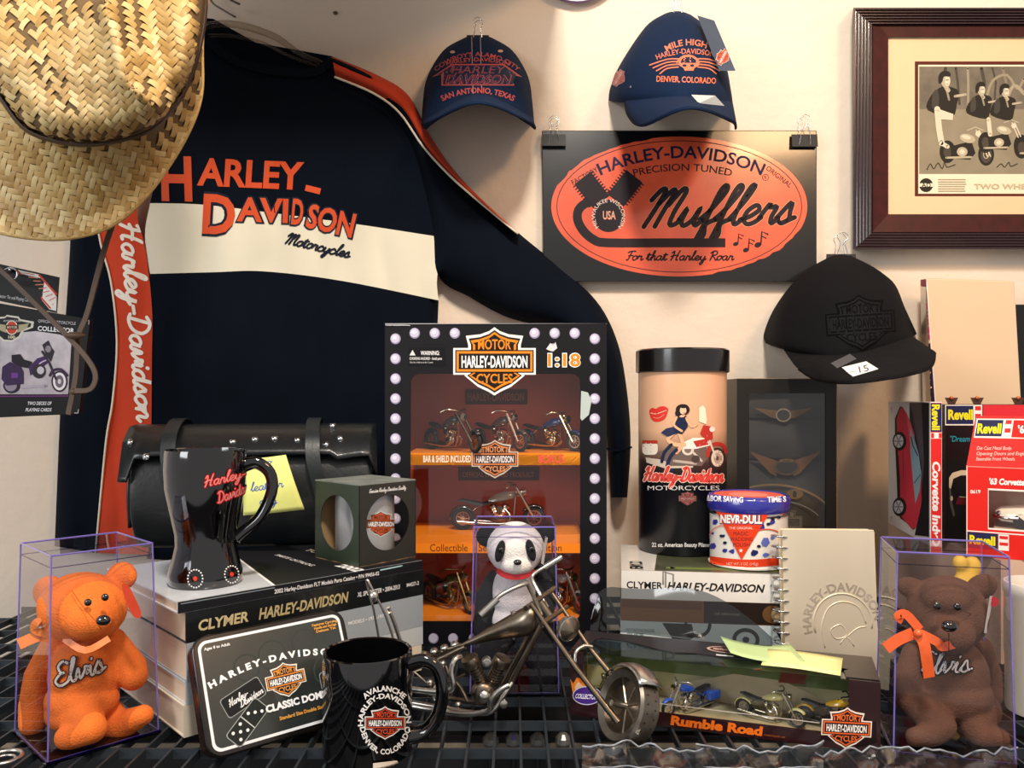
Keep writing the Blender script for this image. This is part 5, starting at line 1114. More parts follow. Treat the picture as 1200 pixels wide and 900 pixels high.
A.shield(992, 853, 56, '#e0622c', '#2a1012', '#f0dccb', '#f6efe6', '#e8743a', -3)
A.emit('front_print', rb, fo, 0, base=.0003)
A = Art(); bkp = lambda u, v, h: MR @ V((u, DR-.002-h, v))
mat('bg_green', '#5d6b34', .6, noise=.5, ns=60); mat('bg_road', '#bfae88', .6, noise=.2, ns=40); mat('bg_sky', '#9fb8c0', .6, noise=.15, ns=20)
A.rect(.002, .05, WR-.002, HR-.001, 'bg_sky'); A.poly([(.002,.030),(WR-.002,.030),(WR-.002,.052),(.24,.045),(.19,.054),(.13,.044),(.07,.055),(.03,.047),(.002,.056)], 'bg_green'); A.poly([(.05,.004),(WR-.01,.004),(.21,.034),(.16,.036)], 'bg_road'); A.poly([(.205,.032),(.23,.032),(.235,.05),(.21,.052)], '#7c3a2c')
A.emit('back_print', rb, bkp)
GR = 'small motorcycles in the long diorama box'
def rbike(lab, u, v, yaw, s, col, **k):
    p = MR @ V((u, v, .0042)); return bike(lab, p, yaw, s, col, group=GR, **k)
rbike('olive toy motorcycle at far left inside the long diorama box', .048, .042, 190, .026, '#5c5a2e', metal='#8a8468')
rbike('bright blue toy motorcycle with blue saddlebags in the diorama box', .118, .038, 212, .026, '#1f55c8', metal='#d0cdc4', wheel='#d9d6cc', bags='#1f55c8')
rbike('cream and chrome toy motorcycle, third along the diorama box', .195, .038, -38, .026, '#c9c07a', metal='#c9c2ae')
rbike('yellow toy sport motorcycle at right end of the diorama box', .255, .040, -32, .026, '#f0b818', fend='#f0b818', metal='#5c5a58', wheel='#2c2c30')
for lab, u0, v0, an, col, nm in (('pale yellow sticky note on the clear top of the diorama box', .228, .036, -6, '#f1f0a4', 'note_pale'), ('green tinted sticky note folded behind the pale yellow note', .188, .050, 14, '#bcd89a', 'note_green')):
    MN = MR @ Matrix.Translation((u0, v0, HR+(.0022 if nm == 'note_pale' else .0012))) @ Matrix.Rotation(math.radians(an), 4, 'Z')
    t = thing('sticky_note', lab, 'note', M=MN); b = MB(MN); b.loft([[(x, y, .0008*math.sin((x+.03)*60)+(.004*((x-.01)/.03)**2 if nm == 'note_green' else .0)) for y in (-.03,-.015,0,.015,.026)] for x in (-.036,-.024,-.012,0,.012,.024,.036)]); b.obj('paper', mat(nm, col, .7, noise=.03), t, smooth=180, solid=.0003)
# ================================================================ right stack of manuals
yR = -7.5; oR = V((P(728,0,.985).x, .985-DW, 0)); LR = 'books stacked at right under the tins'
MRt = lambda z_, off=0: TM(oR, yR) @ Matrix.Translation((off, 0, z_))
defs = [(.030, 'grey backed paperback at the bottom of the right stack', 'base_grey', '#a7adb0', .200, .002), (.0285, 'pale blue motorcycle magazine book with black wheels on its spine', 'magazine_blue', '#cfdde0', .205, -.001), (.0265, 'brown and black book in the middle of the right stack', 'brown_cover', '#8a5a34', .203, 0), (.0345, 'white repair manual with black lettering on top of the right stack', 'white_cover', '#ece9e2', .208, 0)]
z = .0003; RB = []
for h, lab, mn, mc, wd, off in defs:
    RB.append((book('manual', lab, MRt(z, off), wd, .17, h-.0003, gl(mn, mc), pagem, group=LR), MRt(z, off), h, wd)); z += h
ZR = z
t, M, h, wd = RB[3]
A = Art(); A.text('CLYMER', .028, -h*.50, .0085, .043, '#1a1a1c', .02, 0); A.text('HARLEY-DAVIDSON', .112, -h*.50, .0095, .112, '#1a1a1c', .03, .25); A.text('FLH/FLT SERIES', .188, -h*.60, .0035, .026, '#444444', 0, .2); A.text('1999-2005', .186, -h*.36, .0035, .02, '#444444', 0, .2)
A.line([(.053,-h*.98),(.053,-h*.45)], .002, '#8a8a86'); A.line([(.050,-h*.55),(.050,-h*.98),(.062,-h*.90),(.062,-h*.45)], .0022, '#8a8a86')
A.emit('spine_lettering', t, plane(M, -.0012))
A = Art(); A.poly([(.04,.002),(.206,.002),(.206,.168),(.052,.168)], 'cover_photo') if mat('cover_photo', '#4c5038', .3, noise=.7, ns=25) else None
A.text('CLYMER', .018, .03, .016, .05, '#222222', .03, 0, 90); A.line([(.06,.02),(.20,.02)], .012, '#6a7a3c'); A.emit('cover_print', t, top(M, h-.0003))
t, M, h, wd = RB[2]
A = Art(); A.rect(.098, -h+.0004, wd-.0004, -.0006, '#241a16'); A.text('THE OPEN ROAD', .125, -h*.45, .003, .03, '#a99c8c'); A.ell(.178, -h*.5, .012, h*.4, '#6b4a2c'); A.ell(.182, -h*.5, .006, h*.3, '#b59a70'); A.rect(.001, -h*.95, .096, -h*.62, '#6e4426'); A.emit('spine_print', t, plane(M, -.0012))
t, M, h, wd = RB[1]
A = Art(); A.poly([(.050,-h*.95),(.085,-h*.95),(.088,-h*.4),(.075,-h*.1),(.062,-h*.3)], '#1c2022'); A.ring(.092, -h*.95, .014, .014, .004, '#1b1e20', 20, 0, 180)
A.ring(.148, -h*.38, .0135, .0115, .0045, '#1b1e20', 28); A.ell(.148, -h*.38, .004, .0035, '#1b1e20'); A.text('MOTORCYCLE BUILDER', .024, -h*.62, .0035, .034, '#5a7a84', .0); A.text('GUIDE', .018, -h*.42, .004, .02, '#5a7a84', .02)
A.poly([(.180,-h*.9),(.203,-h*.9),(.203,-h*.2),(.19,-h*.3)], '#2a2f30'); A.emit('spine_print', t, plane(M, -.0012))
# ---------------------------------------------------------------- tall gift tin
c = V((P(799.5,0,1.12).x, 1.12-DW, ZR+.0003)); c.z = ZR+.0003
ct = thing('tall_tin', 'tall cylinder tin with black lid and pin up rider print', 'tin', c)
r = 103/2*1.12/F*.985; ht = HC-(410-HY)/F*1.12-c.z
cbk = mat('tin_ink_black', '#0c0d14', .25, noise=.05, coat=.6); cpeach = bpy.data.materials.new('tin_peach'); 
m = cpeach; m.use_nodes = True; N = m.node_tree.nodes; Lk = m.node_tree.links; bs = N['Principled BSDF']; tc = N.new('ShaderNodeTexCoord'); sx = N.new('ShaderNodeSeparateXYZ'); Lk.new(tc.outputs['Object'], sx.inputs[0])
mr = N.new('ShaderNodeMapRange'); mr.inputs[1].default_value = .10; mr.inputs[2].default_value = .165; Lk.new(sx.outputs[2], mr.inputs[0]); crp = N.new('ShaderNodeValToRGB'); Lk.new(mr.outputs[0], crp.inputs[0]); crp.color_ramp.elements[0].color = lin('#0c0d14'); crp.color_ramp.elements[1].color = lin('#e9b690'); e = crp.color_ramp.elements.new(.35); e.color = lin('#3a2a26'); Lk.new(crp.outputs[0], bs.inputs['Base Color']); bs.inputs['Roughness'].default_value = .28; MATS['tin_peach'] = m
mb = MB(); mb.lathe([(0,0),(r-.002,0),(r,.003),(r,ht-.020),(0,ht-.020)], 72, c); mb.obj('tin_body', cpeach, ct, smooth=40)
b = MB(); b.lathe([(r+.001,ht-.032),(r+.0035,ht-.031),(r+.0035,ht-.002),(r+.001,ht),(0,ht)], 72, c); b.obj('lid', mat('lid_black', '#121010', .22, noise=.2, ns=20, coat=.5), ct, smooth=35)
A = Art()
A.poly([(761,482),(764,478),(769,479),(772,477),(778,476),(783,479),(782,485),(779,491),(773,494),(767,494),(763,490)], '#d8362c', 3); A.line([(763,484),(769,485),(775,483),(781,481)], 1, '#f0b8a0', sm=3); A.line([(766,489),(772,490),(778,486)], .8, '#e88a78', sm=3)
# bike and rider
A.ell(759, 526, 7, 7, '#8c3a30') ; A.rect(753, 518, 771, 533, '#e8dccb', 5); A.rect(753, 516, 771, 520, '#b03428', 1.8)
A.poly([(757,536),(772,538),(795,545),(812,544),(812,548),(780,549),(758,542)], '#c9b9a8')
A.poly([(770,530),(790,524),(826,522),(832,534),(822,546),(785,546)], '#6b5a54'); A.ell(806, 527, 7, 6.5, '#d8ccbc'); A.ell(806, 527, 4, 4, '#7a6a62'); A.line([(790,540),(815,543)], 3, '#b9a89a'); A.line([(812,530),(822,540)], 2.5, '#d0c4b4'); A.ell(815, 538, 5, 4.5, '#4a3c38')
A.poly([(795,521),(812,513),(828,513),(832,522),(815,526),(800,526)], '#efe6da'); A.poly([(812,517),(828,514),(830,521),(816,524)], '#b8332a')
A.ell(840, 537, 9.5, 12.5, '#3a2a28'); A.ell(840, 537, 7, 9.8, '#e0cfba'); A.ell(840, 537, 4.2, 6.5, '#b09a8c'); A.ell(840, 537, 1.8, 2.6, '#5a4a44'); A.line([(829,534),(831,525),(838,520),(847,522),(850,530)], 4, '#b8302a', sm=3)
A.line([(828,508),(838,536)], 2, '#d8d0c4'); A.poly([(824,498),(834,500),(835,514),(828,517),(820,508)], '#b8332a'); A.poly([(819,478),(823,475),(826,478),(828,492),(827,497),(819,494)], '#f2e6cc'); A.ell(834, 503, 3.2, 3.2, '#e8e0d6')
A.line([(790,507),(783,515),(792,521),(802,521)], 4.5, '#f0b68c', sm=3); A.line([(796,507),(800,520),(793,530)], 4.5, '#eeb088', sm=3); A.line([(793,527),(786,535),(782,548),(788,551)], 4, '#1c2440', sm=3); A.line([(787,521),(779,530),(776,541)], 3.6, '#1c2440', sm=3)
A.poly([(781,502),(790,500),(793,508),(783,512),(775,507)], '#2a3050'); A.poly([(792,487),(804,487),(806,500),(799,509),(790,507)], '#1c2440'); A.line([(793,489),(790,498),(799,505)], 2.6, '#f0b68c', sm=3); A.line([(804,490),(810,500),(817,497)], 2.4, '#f0b68c', sm=3); A.ell(799, 486, 4, 3, '#f2bc94')
A.ell(800, 480, 8, 6.5, '#241a1c'); A.ell(795, 484, 3.6, 4, '#241a1c'); A.ell(800.5, 481, 3.8, 4.6, '#f4c29c'); A.ell(801, 476, 5, 2.4, '#241a1c'); A.ell(802, 484, 1.2, .6, '#c8302a')
A.script('Harley-Davidson', 755, 563, 90, 8, '#d8463c', 2.8, -1, .25, '#f3d4c4', .7)
A.text('MOTORCYCLES', 801, 571.5, 5.5, 82, '#d8d4d0', .0); A.shield(805.5, 584, 19, '#a8605a', '#1a1014', '#8a5a58', '#c08a84', '#b87870', 0, True); A.text('22 oz. American Beauty Pilsner Glass', 805, 638, 5, 80, '#e9e6e0', .02)
A.emit('tin_print', ct, onto(mb), 2.5, base=.0004)
# ---------------------------------------------------------------- polish tin
c = V((P(877,0,1.024).x, 1.024-DW, ZR+.0003)); nd = thing('polish_tin', 'round red white and blue metal polish tin on the white manual', 'tin', c)
r = .0485; H_ = .088; mb = MB(); mb.lathe([(0,0),(r-.002,0),(r+.001,.001),(r+.001,.003),(r-.001,.004),(r-.001,H_-.018),(0,H_-.018)], 64, c); mb.obj('tin_body', mat('tin_white', '#ece6dc', .3, noise=.03, coat=.4), nd, smooth=35)
ld = MB(); ld.lathe([(r-.001,H_-.020),(r+.0005,H_-.020),(r+.0022,H_-.0165),(r+.0022,H_-.004),(r,H_-.001),(r-.003,H_),(r-.006,H_-.0015),(0,H_-.0015)], 64, c); ld.obj('lid', mat('lid_blue', '#2c2f96', .25, noise=.1, coat=.5), nd, smooth=40)
b = MB(); b.lathe([(r-.001,H_-.025),(r,H_-.0245),(r,H_-.0195),(r-.001,H_-.019)], 64, c); b.obj('neck_rim', chrome, nd, smooth=180)
A = Art()
A.line([(832+i*9.1, 598.5+2.6*math.sin(math.pi*i/10)) for i in range(11)], 1.6, '#d8452a')
for i in range(11): pass
A.line([(832+i*9.1, 656+4.2*math.sin(math.pi*i/10)) for i in range(11)], 9, '#e2401c', cap=False)
random.seed(11)
for (x, y, w_) in ((838,612,8),(835,640,9),(850,645,7),(858,646,8),(842,600,4),(893,618,9),(905,612,8),(915,622,6),(896,636,14),(884,648,9),(897,650,8),(912,640,7),(917,648,5),(848,628,5),(836,625,4),(905,630,6)):
    A.poly([(x+w_*.6*math.cos(a*1.05+random.random()*.5)*random.uniform(.5,1), y+w_*.5*math.sin(a*1.05)*random.uniform(.5,1)) for a in range(6)], random.choice(['#3a3a96','#2f3490','#5c6cb8','#1f2460']))
A.ring(847, 630, 15, 14, 1.2, '#e08a78', 24, 180, 340); A.ring(898, 630, 18, 10, 1.4, '#d8583c', 24, 200, 345)
for x, y in ((846,628),(850,636),(905,608),(900,614),(912,606),(889,640)): A.ell(x, y, 2.4, 1.8, '#1c1c40', 9)
A.poly([(840,599),(901,601),(869,656)], '#e2401c'); A.text('NEVR-DULL', 869.5, 608.5, 10, 50, '#2a2a6a', .07, 0, -1); A.text('NEVR-DULL', 869, 608, 9.5, 48, '#f6f2ea', .045, 0, -1, up=1)
A.text('THE ORIGINAL', 868.5, 618.5, 3, 27, '#f3dccb', .0); A.text('MAGIC', 868.5, 625, 4.8, 17, '#6a1c24', .0); A.text('WADDING', 869, 631.5, 4.8, 26, '#6a1c24', .0); A.text('POLISH', 869, 638, 4.8, 19, '#6a1c24', .0)
A.poly([(868.5+2.7*(1 if i % 2 == 0 else .42)*math.sin(i*math.pi/5), 645-2.7*(1 if i % 2 == 0 else .42)*math.cos(i*math.pi/5)) for i in range(10)], '#f6f2ea'); A.text('NET WT. 5 OZ. (142g)', 870, 660.5, 3.2, 36, '#f3c8b0', .0)
A.emit('tin_print', nd, onto(mb), 2.2, base=.0004)
A = Art(); A.text('LABOR SAVING', 848, 584.5, 6.2, 46, '#e9e9f2', .04, 0, -3); A.text('TIME SAVER', 916, 585, 6.2, 38, '#e9e9f2', .04, 0, 3) if 0 else A.text('TIME S', 910, 585, 6.2, 22, '#e9e9f2', .04, 0, 2); A.ell(884, 586.5, 1, 1, '#e9e9f2', 8); A.emit('lid_lettering', nd, onto(ld), 2.2, base=.0004)
A = Art(); A.ell(c.x, c.y, r*.88, r*.88, '#d8604c', 40); A.ell(c.x, c.y, r*.5, r*.5, '#e88a78', 30); A.emit('lid_top_print', nd, lambda u, v, h: V((u, v, c.z+H_-.0015+h)))
# ================================================================ black window box with winged badges
MW = TM((P(863.5,0,1.215).x, 1.215-DW, .0003)); WW, HW_ = 117/F*1.215, HC+21/F*1.215
wb = thing('badge_box', 'black box with window showing dark shirts with winged badges', 'box', M=MW)
bxk = mat('matt_black_card', '#17140f', .4, noise=.2, ns=40); u0, u1, v0, v1 = .0185, WW-.0165, .10, HW_-.022
b = MB(MW); b.box((0,0,0),(u0,.0012,HW_)); b.box((u1,0,0),(WW,.0012,HW_)); b.box((u0,0,0),(u1,.0012,v0)); b.box((u0,0,v1),(u1,.0012,HW_)); b.obj('front_panel', bxk, wb)
b = MB(MW); b.box((0,.0012,0),(.0012,.09,HW_)); b.box((0,0,0),(0,0,0)) if 0 else None; b.obj('side_panel', bxk, wb)
b = MB(MW); b.box((WW-.0012,.0012,0),(WW,.09,HW_)); b.obj('side_panel', kraft, wb)
b = MB(MW); b.box((.0012,.0012,HW_-.0012),(WW-.0012,.09,HW_)); b.obj('top_panel', bxk, wb)
b = MB(MW); b.box((.0012,.089,0),(WW-.0012,.09,HW_-.0012)); b.obj('back_panel', bxk, wb)
b = MB(MW); b.box((u0-.002,.0014,v0-.002),(u1+.002,.0018,v1+.002)); b.obj('window_film', clear('film_hazy', '#f0f0f0', 1.4, .12), wb)
fab = mat('folded_cloth', '#4a4743', .85, noise=.35, ns=14, bump=.3, bs=90)
zz = .004
for i, (zz0, zz1) in enumerate(((.004,.13),(.13,.235),(.235,.297),(.297,HW_-.012))):
    b = MB(MW); b.loft(grid([[(.003, .02, zz0), (WW*.5, .012-.004*(i % 2), zz0), (WW-.003, .02, zz0)], [(.003,.012,(zz0+zz1)/2),(WW*.5,.004+.003*(i%2),(zz0+zz1)/2),(WW-.003,.012,(zz0+zz1)/2)], [(.003,.022,zz1),(WW*.5,.016,zz1),(WW-.003,.022,zz1)]], 6, 6))
    b.obj('folded_cloth', fab, wb, smooth=180, solid=.002)
ins = MB(MW); ins.box((0,.0035,0),(WW,.0040,HW_))
A = Art(); g1, g2 = '#8a6a42', '#b0a080'
for s in (-1, 1):
    for k in range(4): A.poly([(918+s*8, 481+k*2.6), (918+s*(34-k*5), 478+k*2.8), (918+s*(30-k*5), 480.5+k*2.8), (918+s*8, 483.5+k*2.4)], g1); A.k -= 1
    for k in range(6): A.poly([(920+s*10, 540+k*3.2), (920+s*(41-k*4), 529+k*4.2), (920+s*(38-k*4), 533+k*4.2), (920+s*10, 543+k*3)], '#8c6038'); A.k -= 1
A.k += 1
A.ell(918, 486.5, 9, 8, g2); A.ell(918, 486.5, 7.4, 6.4, '#4a4642'); A.ell(922, 547, 15, 10, '#6e5232'); A.ell(922, 547, 12.5, 8, '#3e3a34'); A.text('MOTOR', 922, 540, 3.5, 16, '#9a7a50', .02)
A.ring(905, 618, 75, 50, 2.2, '#a9875a', 40, 245, 330); A.ring(905, 622, 62, 36, 1.4, '#8f8c84', 40, 245, 330); A.shield(918, 612, 42, '#8c8478', '#4a4844', '#75716a', '#6a665e', '#8c8478', 0, True); A.ell(931, 579, 10, 6, '#8c7048'); A.ell(931, 579, 2.4, 4, '#3e3a34')
A.emit('badge_print', wb, onto(ins), 0)
b = MB(MW); 
for (x, z_) in ((0, HW_), ): b.tube([(.0,-.0003,HW_),(WW,-.0003,HW_)], .0005, 5)
b.tube([(WW,-.0003,.05),(WW,-.0003,HW_)], .0006, 5); b.obj('worn_edge', mat('worn_brown', '#9a8468', .8, noise=.8, ns=400), wb)
# ================================================================ spiral notebook with embossed metal cover
MN = TM((P(921,0,.93).x, .93-DW, .0003), -3, -5); WN, HN = .1045, .176
nb_ = thing('spiral_notebook', 'spiral bound notebook with brushed aluminium cover embossed with a skull ring', 'notebook', M=MN)
alu = mat('brushed_aluminium', '#e6dcc6', .38, .45, noise=.06, ns=20, bump=.06, bs=60, stretch=(1,1,.1))
cv = MB(MN); cv.box((0,0,0),(WN,.001,HN)); cv.obj('front_cover', alu, nb_, bevel=.0003)
b = MB(MN); b.box((.002,.0012,.001),(WN+.001,.016,HN-.002)); b.obj('page_block', mat('ivory_pages', '#e6d3a8', .8, noise=.1, ns=8, stretch=(1,200,1)), nb_)
b = MB(MN); b.box((0,.0162,0),(WN,.0172,HN)); b.obj('back_cover', alu, nb_)
for k in range(14):
    zc = HN-.010-k*.0122; b = MB(MN); b.tube([(.0035+.0095*math.cos(a)-.0045, .008+.0105*math.sin(a), zc+.0018*math.sin(a/2)) for a in [i*math.pi/7 for i in range(14)]], .0011, 6, closed=True); b.obj('wire_ring', chrome, nb_, smooth=180)
b = MB(MN)
cxn, czn = .066, .070; 
b.tube([(cxn+.033*math.cos(a), -.0003, czn+.033*math.sin(a)) for a in [math.radians(-10+i*10) for i in range(22)]], .0009, 6); b.tube([(cxn+.026*math.cos(a), -.0003, czn+.026*math.sin(a)) for a in [math.radians(-30+i*10) for i in range(25)]], .0007, 6) if 0 else None
b.tube([(cxn-.021,-.0002,czn-.028),(cxn-.024,-.0002,czn-.005),(cxn-.016,-.0002,czn+.016),(cxn,-.0002,czn+.024),(cxn+.018,-.0002,czn+.018),(cxn+.026,-.0002,czn)], .0008, 6, sm=5)
b.tube([(cxn-.012,-.0002,czn-.006),(cxn-.002,-.0002,czn-.002),(cxn+.004,-.0002,czn-.014),(cxn-.008,-.0002,czn-.018),(cxn-.014,-.0002,czn-.010),(cxn-.012,-.0002,czn-.006)], .0006, 6, sm=4); b.tube([(cxn+.004,-.0002,czn-.016),(cxn+.016,-.0002,czn-.006),(cxn+.026,-.0002,czn-.004)], .0006, 6, sm=4); b.tube([(cxn-.004,-.0002,czn-.024),(cxn+.004,-.0002,czn-.016),(cxn+.012,-.0002,czn-.026)], .0006, 6, sm=3)
b.obj('embossed_skull', alu, nb_, smooth=180)
A = Art(); A.arc('HARLEY-DAVIDSON', cxn, 0, .036, .036, .120, .010, 'emboss', .02, -12)
mat('emboss', '#f0e6d2', .25, .7, noise=.1); A.emit('embossed_letters', nb_, lambda u, v, h: MN @ V((u, -.0004-h, czn-v)))
# ================================================================ right hand boxes
su = MB(); SZ = HC-(642-HY)/F*1.08
su.box((.603, 1.00-DW, .0003), (.80, 1.30-DW, SZ-.0004)); su.obj('plastic_carton', mat('pink_clear_carton', '#d9b8a0', .3, noise=.4, ns=12, coat=.4), None, base=(.66, -.2, 0), label='pale pink carton under the red model car boxes', category='carton')
# upright tall box (car lying on side along its face)
X = lambda px, d: (px-600)/F*d
def rbox(name, label, pts, h, m, cat='box'):   # base plan corners front-left, front-right, back-right, back-left
    t = thing(name, label, cat, V((pts[0][0], pts[0][1], SZ))); b = MB(); b.hexa([V((x, y, SZ)) for x, y in pts]+[V((x, y, SZ+h)) for x, y in pts]); b.obj('carton', m, t, bevel=.0006); return t, b
dA = 1.09; zA = HC-(471-HY)/F*dA
plA = [(X(1090,dA), dA-DW), (X(1104,dA-.005), dA-.005-DW), (X(1104,dA)+.035, 1.285-DW), (X(1041,1.29), 1.29-DW)]
ra, rab = rbox('model_kit_box', 'upright model kit box with red wedge sports car picture on its face', plA, zA-SZ, mat('kit_white', '#e6e2dc', .35, noise=.02))
fA = onto(rab)
A = Art(); A.poly([(1041,472.5),(1046,472),(1089,472),(1089,628),(1041,619)], '#e3e2e4'); A.poly([(1066,472),(1089,472),(1089,629),(1060,624),(1066,600),(1075,560),(1076,520),(1070,485)], 'night_fade')
mat('night_fade', '#3a3c50', .35, noise=.5, ns=8); A.poly([(1080,472),(1089,472),(1089,629),(1072,627),(1080,590),(1083,540)], '#15161f')
A.poly([(1055,476),(1058,477),(1064,487),(1070,502),(1076,522),(1080,545),(1081,575),(1078,600),(1074,617),(1071,621),(1064,614),(1055,607),(1052,595),(1051,560),(1049,520),(1049,490)], '#1a1014'); A.poly([(1056,477),(1060,480),(1066,492),(1071,508),(1074,530),(1080,555),(1080,590),(1077,605),(1074,618),(1069,620),(1060,610),(1055,603),(1055,560),(1052,520),(1051,490)], '#d8354a')
A.poly([(1062,482),(1068,497),(1072,510),(1071,530),(1066,515),(1064,498)], '#e85a68'); A.poly([(1067,501),(1072,515),(1077,532),(1080,555),(1078,575),(1073,590),(1070,560),(1067,530)], '#8fb0bc'); A.line([(1068,512),(1070,522),(1076,534)], 1.2, '#2a2c38'); A.line([(1072,566),(1079,556)], 1, '#3a4450'); A.line([(1058,500),(1059,560)], .7, '#a82438')
for y in (517, 594):
    A.ell(1054.5, y, 8, 11, '#14121a'); A.ell(1053.5, y, 5.6, 7.6, '#d9dadc')
    for k in range(6): A.line([(1053.5, y), (1053.5+5*math.cos(k*1.05), y+7*math.sin(k*1.05))], 1, '#5c5e66', up=0)
    A.k += 1; A.ell(1053.5, y, 1.6, 2.2, '#b9bac0')
A.text('7126', 1045, 608, 2, 6, '#555555', 0, 0, 90); A.text('1:25', 1045, 480, 2, 6, '#d85060', 0, 0, 90)
A.emit('side_print', ra, fA, 0)
A = Art(); A.poly([(1090.5,472),(1103.5,472),(1105,636),(1091,634)], '#e02a26'); A.poly([(1090.5,472.5),(1103.2,472.5),(1103.5,506),(1090.5,506)], '#20235c'); A.text('Revell', 1097, 489, 9, 30, '#f3e21c', .04, 0, -90)
A.rect(1090.7, 507, 1104, 514, '#f2efe9'); 
for x in (1091, 1100): A.rect(x, 507.5, x+3.6, 513.5, '#e02a26')
A.text('Corvette Indy', 1097.5, 586, 9, 90, '#f6f2ee', .04, .15, -90); A.emit('spine_print', ra, fA, 0)
# black box behind with cyan word
dB = 1.12; zB = HC-(474-HY)/F*dB; plB = [(X(1107,dB), dB-DW), (X(1270,dB), dB-DW), (X(1270,dB), dB+.07-DW), (X(1107,dB)+.012, dB+.07-DW)]
rbk, rbb = rbox('model_kit_box', 'dark model kit box with car outline, standing between the two red ones', plB, zB-SZ, mat('kit_black', '#0c0b10', .3, noise=.1, coat=.3)); fB = onto(rbb)
A = Art(); A.rect(1107.5, 474.5, 1151, 498.5, '#ece8e0'); A.rect(1108.5, 475.5, 1140.5, 497, '#23264e'); A.text('Revell', 1125.5, 485.5, 11.5, 29, '#f3e21c', .04); A.rect(1141.5, 475.5, 1150, 497, '#f2efe9'); A.rect(1142.5, 476, 1149.5, 481, '#d8302c'); A.rect(1142.5, 485, 1149.5, 490, '#d8302c'); A.rect(1152, 474.5, 1268, 498, '#d8303a')
A.text('"Dream Machine"', 1140, 514, 7, 54, '#2f9fb4', .0, .15)
A.poly([(1112,560),(1116,554),(1126,551),(1150,551),(1150,557),(1126,557),(1117,561),(1114,573),(1112,572)], '#cbbba0'); A.poly([(1112,571),(1114,573),(1116,590),(1119,603),(1117,606),(1113,592)], '#4a4440'); A.poly([(1122,583),(1140,583),(1140,592),(1119,591)], '#5a1018')
A.ell(1115, 584, 1.6, 3, '#b0a88c', 10); A.line([(1124,582),(1136,583)], .9, '#a89c8c')
A.emit('front_print', rbk, fB, 0)
# red die cast box with sloping header and window
dC = 1.03; zs = lambda py, d: HC-(py-HY)/F*d
MD = TM((X(1132.5,dC), dC-DW, SZ), -31); t = thing('diecast_box', "red die cast box with window showing a white convertible", 'box', M=MD)
redc = mat('kit_red', '#e02018', .5, noise=.05, spec=.3); hf, ht_ = zs(546,dC)-SZ, zs(487,1.05)-SZ; LW = .20
u0_, u1_, h0_, h1_ = .024, .176, zs(619,1.02)-SZ, zs(573,1.02)-SZ
b = MB(MD); b.box((0,0,0),(u0_,.001,hf)); b.box((u1_,0,0),(LW,.001,hf)); b.box((u0_,0,0),(u1_,.001,h0_)); b.box((u0_,0,h1_),(u1_,.001,hf)); b.obj('front_panel', redc, t)
hd_ = [(0,0,hf),(LW,0,hf),(LW,.002,hf),(0,.002,hf),(.010,.014,ht_),(LW-.01,.014,ht_),(LW-.01,.016,ht_),(.010,.016,ht_)]
b = MB(MD); b.hexa(hd_); b.obj('sloping_header', redc, t)
for x in (0, LW-.001): b = MB(MD); b.box((x,.001,0),(x+.001,.07,hf)); b.obj('side_panel', redc, t)
b = MB(MD); b.box((.001,.001,0),(LW-.001,.069,.003)); b.box((.001,.068,.003),(LW-.001,.07,hf)); b.obj('inner_tray', mat('tray_tan', '#c4b394', .6, noise=.15, ns=20), t)
b = MB(MD); b.box((u0_-.002,.0012,h0_-.002),(u1_+.002,.0016,h1_+.002)); b.obj('window_film', filmp, t)
fc = MB(MD); fc.box((0,0,0),(LW,.001,hf)); fc.hexa(hd_); fC = onto(fc)
A = Art(); A.poly([(1144.5,490.5),(1199,491),(1218,491.5),(1216,514.5),(1141,513)], '#f0ece4'); A.poly([(1146,492),(1176,492.3),(1173.5,511.5),(1142.5,511)], '#23264e'); A.text('Revell', 1159.5, 501.8, 11.5, 28, '#f3e21c', .04, .1)
A.poly([(1179,492.3),(1186,492.4),(1185,497),(1178,497)], '#d8302c'); A.poly([(1177.5,502),(1184.5,502),(1184,507),(1177,507)], '#d8302c'); A.poly([(1188,492.4),(1217,493),(1215,513.5),(1185,512.5)], '#e02018'); A.text("'63", 1199, 503, 9, 12, '#f6f2ee', .04)
for i, s_ in enumerate(('Die Cast Metal Body.', 'Opening Doors and Engine', 'Steerable Front Wheels.')): wd_ = (41, 60, 46)[i]; A.text(s_, 1145-i*.5+wd_/2, 525+i*6.3, 4.2, wd_, '#f0d8cc', .0, .2)
A.text("'63 Corvette", 1180, 564.5, 7, 42, '#f8f4f0', .05, .1, -2); A.text('8619', 1143, 576, 4.2, 12, '#f4e0d8', .03)
A.emit('front_print', t, fC, 0)
A = Art(); A.line([(u0_,-h0_),(u0_,-h1_),(u1_,-h1_),(u1_,-h0_)], .0022, '#f3efe8', closed=True); A.line([(.0006,-.002),(.0006,-hf)], .0012, '#f3d8cc'); A.line([(0,-hf+.0006),(LW,-hf+.0006)], .001, '#f0a090')
A.rect(.0, -h0_+.004, LW, -h0_+.0055, '#f0ece4'); A.rect(.001, -h0_+.006, .034, -h0_+.026, '#23264e'); A.text('Revell', .0175, -h0_+.015, -.011, .028, '#f3e21c', .04) if 0 else A.text('Revell', .0175, -h0_+.015, .011, .028, '#f3e21c', .04)
A.rect(.035, -h0_+.006, .046, -h0_+.026, '#f0ece4')
for y in (.008, .016): A.rect(.036, -h0_+y, .045, -h0_+y+.004, '#d8302c')
A.text('CORVETTE', .11, -h0_+.016, .011, .07, '#f6f2ee', .04); A.emit('border_print', t, plane(MD, 0))
tc_ = thing('toy_car', 'white toy convertible inside the red die cast box', 'toy car', M=MD @ Matrix.Translation((.09, .03, .0035)))
carw = mat('toy_white', '#efe3cc', .2, noise=.03, coat=.8); px = .032; K0 = h0_-.001; Mq = MD
